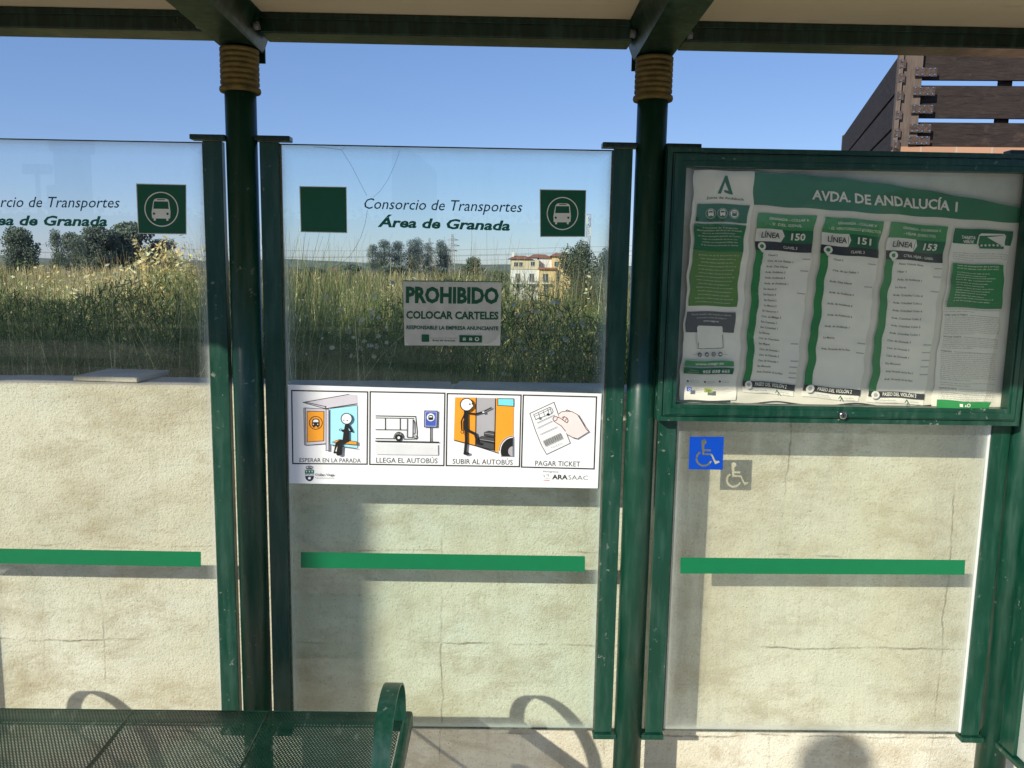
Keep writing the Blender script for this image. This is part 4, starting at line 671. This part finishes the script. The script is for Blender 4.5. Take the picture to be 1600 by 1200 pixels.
# tall straw stalks with seed heads
def stalks(spots, name, label, cat, kind='stuff'):
    pp = []
    for (x, y, ztop, n, sp, drk) in spots:
        xs = x+rng.normal(0, sp, n); ys = y+rng.normal(0, sp*1.3, n); L = (ztop-.42)*rng.uniform(.62, 1.04, n); base = np.full(n, .42); cc = (np.array([(.05, .06, .025)]) if drk else ST[rng.integers(0, 4, n)])*rng.uniform(.8, 1.15, (n, 1)); lean = np.abs(rng.normal(.05, .09 if not drk else .16, n)); az = rng.uniform(.2, 2.9, n) if y < 2 else rng.uniform(0, 6.28, n); ys = np.maximum(ys, .36)
        pp.append(blades(xs, ys, base, L, np.full(n, .0040 if not drk else .0034), lean, az, cc, cc*1.1, 5, .6))
        if not drk:
            m = 16; t = rng.uniform(.55, 1.0, (n, m)); rad = (L*np.sin(lean))[:, None]*(t*.4+.6*t**2.2); hx = (xs[:, None]+np.cos(az)[:, None]*rad+rng.normal(0, .016, (n, m))).ravel(); hy = (ys[:, None]+np.sin(az)[:, None]*rad+rng.normal(0, .016, (n, m))).ravel(); hh = (base[:, None]+(L*np.cos(lean))[:, None]*(t-.06*t**3)).ravel(); pp.append(leafcloud(hx, hy, hh, rng.uniform(.010, .022, n*m), np.clip(ST[rng.integers(0, 4, n*m)]*2.1, 0, .95), flat_=.38))
    V, Q, c = merge(pp); return tag(np_mesh(name, V, Q, c, 'grassm'), label, cat, kind=kind)
def at(px, py, Y): p = U(px, py, Y); return p.x, p.z
sp = []
for px, py, Y, n, s_ in ((250, 356, 2.6, 200, .040), (247, 392, 2.5, 120, .05), (285, 366, 2.7, 130, .035), (200, 402, 3.4, 170, .26), (150, 406, 3.4, 110, .22), (230, 420, 2.8, 110, .2), (310, 425, 3.0, 90, .12), (90, 408, 4.0, 90, .3), (30, 412, 3.6, 60, .2), (220, 440, 2.0, 60, .2), (520, 428, 4.4, 60, .3), (600, 424, 4.6, 70, .35), (850, 445, 3.4, 24, .2), (640, 440, 4.4, 40, .4), (500, 455, 4.4, 30, .4), (768, 420, 2.6, 10, .12), (460, 445, 2.2, 6, .03), (938, 400, 2.2, 4, .03)):
    X, Z = at(px, py, Y); sp.append((X, Y, Z, n, s_, False))
stalks(sp, 'dry_stalks', 'sunlit golden oat stalks with drooping seed heads above the grass', 'dry grass')
sp = []
for px, py, Y, n, s_ in ((60, 400, 1.6, 14, .20), (140, 395, 1.8, 12, .18), (315, 380, 1.6, 5, .06), (230, 440, 1.2, 16, .2), (820, 420, 1.6, 14, .14), (900, 415, 1.4, 14, .12), (870, 425, 2.2, 14, .2), (560, 440, 2.2, 12, .3), (960, 420, 1.5, 8, .06)):
    X, Z = at(px, py, Y); sp.append((X, Y, Z, n, s_, True))
stalks(sp, 'weed_stems', 'thin dark leafless weed stems leaning over the grass', 'weeds')
# white bindweed flowers
pp = []; fl = MB()
for k in range(74):
    if k < 34: px, py = random.gauss(555, 45), random.gauss(520, 38)
    elif k < 58: px, py = random.gauss(865, 32), random.gauss(515, 36)
    else: px, py = random.uniform(455, 940), random.uniform(470, 585)
    Y = random.uniform(.40, .95); p = U(px, min(588, py), Y); r = random.uniform(.005, .0125); nrm = Vector((random.gauss(-.3, .5), -1, random.gauss(.4, .4))).normalized(); a_ = nrm.cross(Vector((0, 0, 1))).normalized(); b_ = nrm.cross(a_)
    cv = fl.bm.verts.new(p); rim = [fl.bm.verts.new(p+(a_*math.cos(t)+b_*math.sin(t)*.8)*r*(1 if i % 2 else .78)+nrm*r*.55) for i, t in enumerate([2*math.pi*q/10 for q in range(10)])]
    fl._f([fl.bm.faces.new((cv, rim[i], rim[(i+1) % 10])) for i in range(10)], 'petal')
tag(fl.build('wild_flowers'), 'small white bindweed flowers scattered through the weeds', 'flowers', kind='stuff')
# trees
def tree(name, label, px, Y, py_top, wpx, cols, shape='round', n=2600, py_base=432, group=None, leaf=1.0, cat='tree'):
    top = U(px, py_top, Y); D = Y+2; wid = wpx/F*D; x = top.x; zb = hz(top.x, Y)-.05; H = top.z-zb
    n = int(n*2.2); t = thing(name, label, cat, (x, Y, zb), group)
    tr = MB(); th = H*(.9 if shape == 'poplar' else .45); tr.tube([(x, Y, zb-.1), (x+H*.01, Y, zb+th*.5), (x-H*.01, Y, zb+th)], [H*.022, H*.016, H*.006], 'bark', 8)
    for k in range(5 if shape != 'bush' else 3):
        a = k*2.4+px; h0 = zb+H*(.18+.09*k); tr.tube([(x, Y, h0), (x+math.cos(a)*wid*.2, Y+math.sin(a)*wid*.2, h0+H*.15), (x+math.cos(a)*wid*.32, Y+math.sin(a)*wid*.32, h0+H*.28)], [H*.010, H*.007, H*.003], 'bark', 6)
    tr.build('trunk', t)
    P = []; nc = 60; cl = []
    for k in range(nc):
        if shape == 'poplar':
            v = random.random(); r = (wid/2)*(math.sin(math.pi*min(1, v*.93+.07))**.6)*.62; a = random.uniform(0, 6.28); q = random.random()**.5; cl.append((x+math.cos(a)*r*q, Y+math.sin(a)*r*q, zb+H*(.10+.84*v), wid*.26, H*.10))
        else:
            a = random.uniform(0, 6.28); q = random.random()**.45; el_ = random.uniform(-1, 1)*math.pi/2; cl.append((x+math.cos(a)*wid*.40*q*max(.35, math.cos(el_)), Y+math.sin(a)*wid*.30*q*max(.35, math.cos(el_)), zb+H*(.50+.39*math.sin(el_)*(.6+.4*q)), wid*.16, H*.15))
    ci = rng.integers(0, nc, n); cl = np.array(cl); g = rng.normal(size=(n, 3)); g /= np.linalg.norm(g, axis=1)[:, None]; rr = rng.random(n)**.33
    cx = cl[ci, 0]+g[:, 0]*rr*cl[ci, 3]; cy = cl[ci, 1]+g[:, 1]*rr*cl[ci, 3]; cz = cl[ci, 2]+g[:, 2]*rr*cl[ci, 4]; cz = np.minimum(cz, top.z+H*.02)
    tone = np.clip(.70+.30*g[:, 2]+.22*rng.normal(size=n)+.22*np.sin(ci*1.7), .3, 1.4)[:, None]; base = np.array(cols)[rng.integers(0, len(cols), n)]*tone*1.85; base = base*.82+np.array([(.045, .06, .085)])*min(1, Y/120)  # light on clump tops and bluish distance haze painted into the leaf colour
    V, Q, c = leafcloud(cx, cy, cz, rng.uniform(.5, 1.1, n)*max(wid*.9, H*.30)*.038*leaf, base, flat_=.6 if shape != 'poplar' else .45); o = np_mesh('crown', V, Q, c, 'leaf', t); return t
DG = [(.11, .135, .08), (.13, .16, .095), (.095, .115, .075)]; PG = [(.125, .15, .11), (.12, .145, .10), (.085, .11, .075)]; OG = [(.11, .14, .08), (.14, .175, .10), (.09, .115, .07)]
T = tree
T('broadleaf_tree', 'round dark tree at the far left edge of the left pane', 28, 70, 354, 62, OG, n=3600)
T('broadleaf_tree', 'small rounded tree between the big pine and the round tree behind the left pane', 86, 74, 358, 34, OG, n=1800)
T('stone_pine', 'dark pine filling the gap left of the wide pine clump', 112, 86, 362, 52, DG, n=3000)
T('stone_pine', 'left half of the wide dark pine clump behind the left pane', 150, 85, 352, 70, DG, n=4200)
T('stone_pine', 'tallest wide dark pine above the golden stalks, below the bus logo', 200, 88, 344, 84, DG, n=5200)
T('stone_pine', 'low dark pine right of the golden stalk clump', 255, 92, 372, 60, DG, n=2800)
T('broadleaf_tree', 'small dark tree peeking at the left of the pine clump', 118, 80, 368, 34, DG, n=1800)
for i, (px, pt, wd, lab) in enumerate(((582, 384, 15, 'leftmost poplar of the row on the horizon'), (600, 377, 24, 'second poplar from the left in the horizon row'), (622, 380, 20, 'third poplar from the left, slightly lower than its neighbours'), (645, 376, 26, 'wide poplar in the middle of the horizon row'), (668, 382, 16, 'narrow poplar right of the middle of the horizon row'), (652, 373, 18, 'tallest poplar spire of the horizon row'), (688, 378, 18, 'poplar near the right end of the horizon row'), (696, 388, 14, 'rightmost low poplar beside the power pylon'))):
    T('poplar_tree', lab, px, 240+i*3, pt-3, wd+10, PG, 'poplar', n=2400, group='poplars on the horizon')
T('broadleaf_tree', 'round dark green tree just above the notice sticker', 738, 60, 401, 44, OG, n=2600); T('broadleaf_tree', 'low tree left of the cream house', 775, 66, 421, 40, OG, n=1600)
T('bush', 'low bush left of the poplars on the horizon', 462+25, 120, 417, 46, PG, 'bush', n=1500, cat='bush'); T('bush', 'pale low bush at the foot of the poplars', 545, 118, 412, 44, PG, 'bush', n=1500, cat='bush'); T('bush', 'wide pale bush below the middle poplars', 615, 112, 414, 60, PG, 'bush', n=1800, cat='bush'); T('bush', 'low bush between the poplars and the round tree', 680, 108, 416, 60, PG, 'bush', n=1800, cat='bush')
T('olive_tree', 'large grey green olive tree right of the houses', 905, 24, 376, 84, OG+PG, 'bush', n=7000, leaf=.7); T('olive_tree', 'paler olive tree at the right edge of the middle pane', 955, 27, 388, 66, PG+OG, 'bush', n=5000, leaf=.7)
# ================================================================== HOUSE
hs = thing('apartment_house', 'cream and ochre three storey house with tiled roofs across the field', 'house', (U(845, 450, 160).x, 160, -4.4))
HY = 160; g = lambda px, py, Y=HY: U(px, py, Y)
def hb(name, px0, py0, px1, py1, d, mat, y0=HY):
    a, b = g(px0, py0, y0), g(px1, py1, y0); return MB().box((a.x, y0, b.z), (b.x, y0+d, a.z), mat).build(name, hs)
w1 = hb('wall', 798, 421, 842, 472, 10, 'h_white'); w2 = hb('wall', 798.5, 405, 842, 421, 10, 'h_cream'); w3 = hb('wall', 842.2, 420, 868, 472, 10.5, 'h_yellow', HY-.4); w4 = hb('wall', 842.4, 403, 862, 419.6, 8, 'h_white', HY+1.5); w5 = hb('wall', 862.5, 401, 890, 472, 9, 'h_yellow', HY+.6)
def win(parent, px0, py0, px1, py1, y0, pane='h_glass'):
    a, b = g(px0, py0, y0), g(px1, py1, y0); f = MB().box((a.x, y0-.10, b.z), (b.x, y0-.02, a.z), 'h_frame').build('window', parent)
    n = 2; wd = (b.x-a.x)
    m_ = MB()
    for i in range(n): m_.box((a.x+wd*(i+.10)/n, y0-.13, b.z+.1), (a.x+wd*(i+.92)/n, y0-.105, a.z-.1), pane)
    m_.build('pane', f)
for p_, L, yy in ((w2, ((803, 409, 809, 417), (811, 409, 816, 417), (829, 408, 835, 416)), HY), (w1, ((805, 427, 812, 441), (827, 427, 834, 441), (806, 447, 812, 455), (822, 447, 836, 456)), HY), (w3, ((848, 427, 856, 441), (849, 446, 857, 456)), HY-.4), (w5, ((866, 408, 872, 417), (878, 408, 884, 417), (868, 427, 875, 440)), HY+.6)):
    for q in L: win(p_, *q, yy)
for px0, px1, py, yy in ((802, 815, 441.5, HY), (824, 838, 441.5, HY), (845, 860, 441.5, HY-.4)):
    a, b = g(px0, py, yy), g(px1, py, yy); m_ = MB().box((a.x, yy-1.1, a.z-.25), (b.x, yy-.01, a.z), 'h_white'); o = m_.build('balcony', hs)
    m_ = MB()
    for k in range(13): xx = a.x+(b.x-a.x)*k/12; m_.box((xx-.02, yy-1.08, a.z), (xx+.02, yy-1.04, a.z+.95), 'iron')
    m_.box((a.x, yy-1.09, a.z+.95), (b.x, yy-1.03, a.z+1.0), 'iron'); m_.build('railing', o)
def roof(px0, px1, py, rise, y0, d):
    a, b = g(px0, py, y0), g(px1, py, y0); h = rise/F*(HY+2); z = a.z; m_ = MB(); xm0, xm1 = a.x+(b.x-a.x)*.25, b.x-(b.x-a.x)*.25
    e = [(a.x-.4, y0-.5, z), (b.x+.4, y0-.5, z), (b.x+.4, y0+d+.5, z), (a.x-.4, y0+d+.5, z)]; t_ = [(xm0, y0+d*.5, z+h), (xm1, y0+d*.5, z+h)]
    m_.face([e[0], e[1], t_[1], t_[0]], 'rooftile'); m_.face([e[1], e[2], t_[1]], 'rooftile'); m_.face([e[2], e[3], t_[0], t_[1]], 'rooftile'); m_.face([e[3], e[0], t_[0]], 'rooftile'); m_.face([e[3], e[2], e[1], e[0]], 'rooftile'); return m_.build('roof', hs)
rA = roof(797, 830, 404.5, 6, HY, 10); rB = roof(826, 862, 402.6, 6, HY+1.5, 8); roof(862.5, 891, 400.6, 6, HY+.6, 9); a, b = g(841, 419.8, HY-.4), g(869, 417, HY-.4); MB().box((a.x, HY-1, a.z-.1), (b.x, HY+1.4, a.z+.25), 'rooftile').build('roof', hs)
for px0, px1, pt, pb in ((799, 803, 394, 404), (885, 889, 391, 400)): a, b = g(px0, pt, HY+3), g(px1, pb, HY+3); MB().box((a.x, HY+3, b.z-.8), (b.x, HY+3.6, a.z), 'h_white').build('chimney', hs)
# white car-park canopies / flats far behind, as low town houses
for i, (px0, px1, pt, lab) in enumerate(((452, 470, 427, 'lowest cream house at the left end of the horizon town'), (474, 486, 424, 'second small cream house on the horizon town'), (492, 512, 426, 'wide low house in the horizon town'), (518, 530, 424, 'small house at the right end of the horizon town'))):
    Y = 420; a, b = U(px0, pt, Y), U(px1, 431, Y); t = thing('house', lab, 'house', ((a.x+b.x)/2, Y, 0), 'houses of the distant town'); MB().box((a.x, Y, -.2), (b.x, Y+8, a.z), 'h_cream' if i % 2 else 'h_white').build('wall', t); m_ = MB(); zz = a.z
    m_.face([(a.x-.5, Y-.5, zz), (b.x+.5, Y-.5, zz), (b.x, Y+4, zz+2), (a.x, Y+4, zz+2)], 'rooftile'); m_.face([(b.x+.5, Y+8.5, zz), (a.x-.5, Y+8.5, zz), (a.x, Y+4, zz+2), (b.x, Y+4, zz+2)], 'rooftile'); m_.build('roof', t)
    m_ = MB(); n = 3
    for k in range(n): xx = a.x+(b.x-a.x)*(k+.5)/n; m_.box((xx-.5, Y-.06, zz-2.2), (xx+.5, Y-.01, zz-.9), 'h_glass')
    m_.build('window', t)
# ---- lattice mast and pylons
def lattice(name, label, cat, px, py_top, wpx, Y, arms=(), mat='galv', segs=14, thick=.05, taper=.5):
    p = U(px, py_top, Y); w_ = wpx/F*(Y+2)/2; H = p.z; zg = hz(p.x, Y)-.1; t = thing(name, label, cat, (p.x, Y, zg)); m_ = MB(); hw = lambda k: w_*(1-(1-taper)*k/segs)
    cor = ((-1, -1), (1, -1), (1, 1), (-1, 1))
    for k in range(segs):
        z0, z1 = zg+(H-zg)*k/segs, zg+(H-zg)*(k+1)/segs; a, b = hw(k), hw(k+1)
        for i, (sx, sy) in enumerate(cor):
            s2 = cor[(i+1) % 4]; m_.tube([(p.x+sx*a, Y+sy*a, z0), (p.x+sx*b, Y+sy*b, z1)], thick, mat, 4, False); m_.tube([(p.x+sx*a, Y+sy*a, z0), (p.x+s2[0]*b, Y+s2[1]*b, z1)], thick*.7, mat, 4, False); m_.tube([(p.x+sx*b, Y+sy*b, z1), (p.x+s2[0]*b, Y+s2[1]*b, z1)], thick*.7, mat, 4, False)
    m_.build('lattice_body', t)
    for (py, half) in arms: q = U(px, py, Y); h2 = half/F*(Y+2); a_ = MB(); a_.tube([(p.x-h2, Y, q.z), (p.x+h2, Y, q.z)], thick*1.2, mat, 4); a_.tube([(p.x-h2, Y, q.z), (p.x, Y, q.z+h2*.3), (p.x+h2, Y, q.z)], thick, mat, 4); a_.build('crossarm', t)
    return t, p
mt, p = lattice('telecom_mast', 'galvanised lattice telecom mast rising behind the olive tree beside the bus logo', 'mast', 920, 335, 6.5, 110, thick=.045, taper=.9)
for i in range(4): MB().box((p.x-.35+(i % 2)*.5, 109.6, p.z-1.4-i*1.5), (p.x-.1+(i % 2)*.5, 109.8, p.z-.2-i*1.5), 'h_frame', .02).build('antenna', mt)
lattice('power_pylon', 'lattice power pylon right of the poplars', 'pylon', 707, 366, 9, 330, ((375, 9), (384, 11), (392, 8)), segs=9, thick=.10, taper=.25); lattice('power_pylon', 'smaller faint power pylon just behind the poplar tops', 'pylon', 671, 372, 7, 420, ((380, 7), (388, 8)), segs=8, thick=.11, taper=.25)
for i, (ya, yb) in enumerate(((374, 377), (386, 386), (398, 392), (388, 384), (412, 405))):
    a, b = U(-300, ya-8, 300), U(1020, yb+6, 340); c1 = (a+b)/2; pts = [a.lerp(b, t)+Vector((0, 0, -4*math.sin(math.pi*t))) for t in [k/16 for k in range(17)]]; o = MB().tube(pts, .045, 'iron', 4).build('power_line'); tag(o, ('highest', 'second highest', 'middle', 'second lowest', 'lowest')[i]+' power cable strung across the sky over the field', 'cable', 'power lines'); recenter(o, c1)
# ================================================================== TERRACE SCREEN
TY = 4.0; pb = U(1417, 233, TY); ctop = U(1417, 88, TY).z+.75; zb = U(1445, 229.5, TY).z; px_ = U(1406, 160, TY).x
tb = thing('brick_building', 'orange brick terrace block under the dark wooden screen', 'building', (px_+2, TY+1, .3)); du = Vector((1, -.06, 0)).normalized(); dl = Vector((.30, 1, 0)).normalized(); c0 = Vector((px_, TY, 0)); LL = 3.9
p1 = c0+du*5; p2 = c0+dl*LL; p3 = p2+du*5; m_ = MB()
m_.hexa([Vector((q.x, q.y, .2)) for q in (c0, p1, p3, p2)]+[Vector((q.x, q.y, zb)) for q in (c0, p1, p3, p2)], 'brick'); m_.build('wall', tb)
ws = thing('wooden_screen', 'dark stained wooden board screen on top of the brick terrace', 'screen', (px_, TY, zb))
def boardbox(o, d, l0, l1, z0, z1, th, mat, name, parent):
    n_ = Vector((-d.y, d.x, 0)); a, b = o+d*l0, o+d*l1; m_ = MB(); m_.hexa([Vector((q.x, q.y, z0)) for q in (a, b, b+n_*th, a+n_*th)]+[Vector((q.x, q.y, z1)) for q in (a, b, b+n_*th, a+n_*th)], mat); return m_.build(name, parent)
zz = lambda py: U(1445, py, TY).z
rows = [(zz(228), zz(189.5)), (zz(182.5), zz(131.5)), (zz(122.5), zz(82)), (zz(75), zz(40)), (zz(34), zz(5))]
pd = du*.16
boardbox(c0-Vector((.02, 0, 0)), du, .03, .16, zb, ctop, .10, 'wood_post', 'corner_post', ws); boardbox(c0, dl, -.03, .06, zb, ctop-.02, .03, 'wood_post', 'corner_post', ws)
for i, (a, b) in enumerate(rows): boardbox(c0+Vector((0, .05, 0)), du, .15, 4.6, a, b, .03, 'wood', 'board', ws)
boardbox(c0+Vector((0, .10, 0)), du, .75, .83, zb, ctop, .05, 'wood', 'batten', ws); boardbox(c0+Vector((0, .10, 0)), du, 2.4, 2.48, zb, ctop, .05, 'wood', 'batten', ws)
zl = lambda py: U(1407, py, TY).z+(.07 if py < 92 else 0)
for a, b in ((zl(228), zl(195)), (zl(190), zl(139)), (zl(133), zl(91))): boardbox(c0, dl, .03, LL, a, b, -.03, 'wood', 'board', ws)
boardbox(c0+dl*(LL-.02), dl, 0, .10, zb, zl(91)+.02, -.08, 'wood_post', 'end_post', ws)
for py, ox in ((112, 33), (142, 30), (170, 27), (200, 24), (219, 22)):
    q = U(1404+ox*.6, py, TY-.03); m_ = MB(); a_ = c0-Vector((0, .012, 0)); x0_ = U(1396+ox, py, TY).x; 
    m_.box((x0_-.012, TY-.030, q.z-.030), (x0_+.148, TY-.024, q.z+.030), 'rust', .002); pl = m_.build('bracket', ws)
    for i in range(4):
        for s_ in (-1, 1): xx = x0_+.002+i*.042+.006*((i*5+int(py)) % 3-1); MB().tube([(xx, TY-.031, q.z+s_*.021+.003*(i % 2)), (xx, TY-.036, q.z+s_*.021+.003*(i % 2))], .0055, 'steel', 8).build('screw', pl)
for py in (100, 122, 150, 180, 208, 226):
    q = U(1403, py, TY-.02); m_ = MB(); m_.box((px_-.035, TY-.028, q.z-.03), (px_+.012, TY-.010, q.z+.03), 'rust', .002); pl = m_.build('bracket', ws)
    for s_ in (-1, 1): MB().tube([(px_-.02, TY-.029, q.z+s_*.018), (px_-.02, TY-.034, q.z+s_*.018)], .0055, 'steel', 8).build('screw', pl)
# ================================================================== THE STREET BEHIND THE CAMERA (seen only as reflections and shadows in the glass; greenery and disc added for these)
def mirror_x(px, py, Yv): return U(px, py, Yv).x
xt = mirror_x(106, 300, 18)
tw = thing('chimney_tower', 'tall grey concrete tower across the street, faintly mirrored in the left pane', 'tower', (xt, -18, 0))
MB().box((xt-.30, -18.6, -.1), (xt+.30, -18, 6.2), 'concrete', .01).build('shaft', tw); MB().box((xt-.36, -18.7, 4.15), (xt+.36, -17.95, 4.75), 'concrete', .01).build('collar', tw); MB().box((xt-.52, -18.65, -.1), (xt-.301, -18.02, 3.35), 'concrete', .01).build('buttress', tw)
xt = mirror_x(645, 300, 18); tb2 = thing('substation_kiosk', 'tall grey concrete kiosk with a gabled top, faintly mirrored in the middle pane', 'kiosk', (xt, -18, 0)); hw = .5
m_ = MB(); m_.hexa([(xt-hw, -19, -.1), (xt+hw, -19, -.1), (xt+hw, -18, -.1), (xt-hw, -18, -.1), (xt-hw, -19, 4.7), (xt+hw, -19, 3.9), (xt+hw, -18, 3.9), (xt-hw, -18, 4.7)], 'concrete'); m_.build('wall', tb2)
hd = thing('hedge', 'long dark clipped hedge across the street, mirrored low in the glass panes', 'hedge', (-8, -19, 0)); MB().box((-30, -19.5, 0), (14, -18.7, 2.7), 'hedge_core', .1).build('core', hd)  # unseen, added so the panes mirror something dark low down
n = 26000; V, Q, c = leafcloud(rng.uniform(-30, 14, n), rng.uniform(-19.6, -18.55, n), rng.uniform(0, 1, n)**.8*(2.85+.12*rng.normal(size=n)), rng.uniform(.04, .10, n), GR[rng.integers(0, 4, n)]*.9); np_mesh('crown', V, Q, c, 'leaf', hd)
xf = mirror_x(60, 300, 17); fm_ = thing('floodlight_mast', 'slim floodlight mast across the street with a crossbar of lamps, faintly mirrored at left', 'mast', (xf, -17, 0)); zt = U(60, 272, 17).z
MB().tube([(xf, -17, -.1), (xf, -17, zt)], .05, 'iron', 8).build('pole', fm_); MB().box((xf-.32, -17.05, zt), (xf+.32, -16.95, zt+.07), 'iron').build('crossbar', fm_)
for q in range(5): MB().box((xf-.30+q*.14, -17.06, zt+.08), (xf-.22+q*.14, -16.94, zt+.22), 'iron', .01).build('lamp', fm_)
# street lamp whose post shades the left side of the middle pane
t_ = 5.0; q = U(478, 700, 0); lx, ly = q.x-.82*t_, -t_; lp_ = thing('street_lamp', 'grey street lamp standing at the kerb behind the viewer', 'street lamp', (lx-.07, ly, -.0)); cx = lx-.065
MB().tube([(cx, ly, 0), (cx, ly, 1.0), (cx, ly, 6.5)], [.085, .080, .055], 'iron', 20).build('pole', lp_); MB().tube([(cx, ly, 6.4), (cx, ly+.5, 6.7), (cx, ly+1.2, 6.75)], .03, 'iron', 10).build('arm', lp_); MB().box((cx-.12, ly+1.1, 6.68), (cx+.12, ly+1.6, 6.78), 'iron', .03).build('lamp_head', lp_)
# added unseen disc on a pole, standing in for a head's shadow on the wall
t_ = 3.4; q = U(1306, 1196, WY); bx, by, bz = q.x-.82*(t_+WY), -t_, q.z+.62*(t_+WY); bs = thing('shadow_disc', 'round bus stop disc on a slim pole at the kerb', 'sign', (bx, by, 0)); MB().tube([(bx, by, 0), (bx, by, bz-.09)], .022, 'iron', 16).build('pole', bs); MB().tube([(bx, by-.008, bz), (bx, by+.008, bz)], .105, 'sign_blue', 40).build('disc', bs)
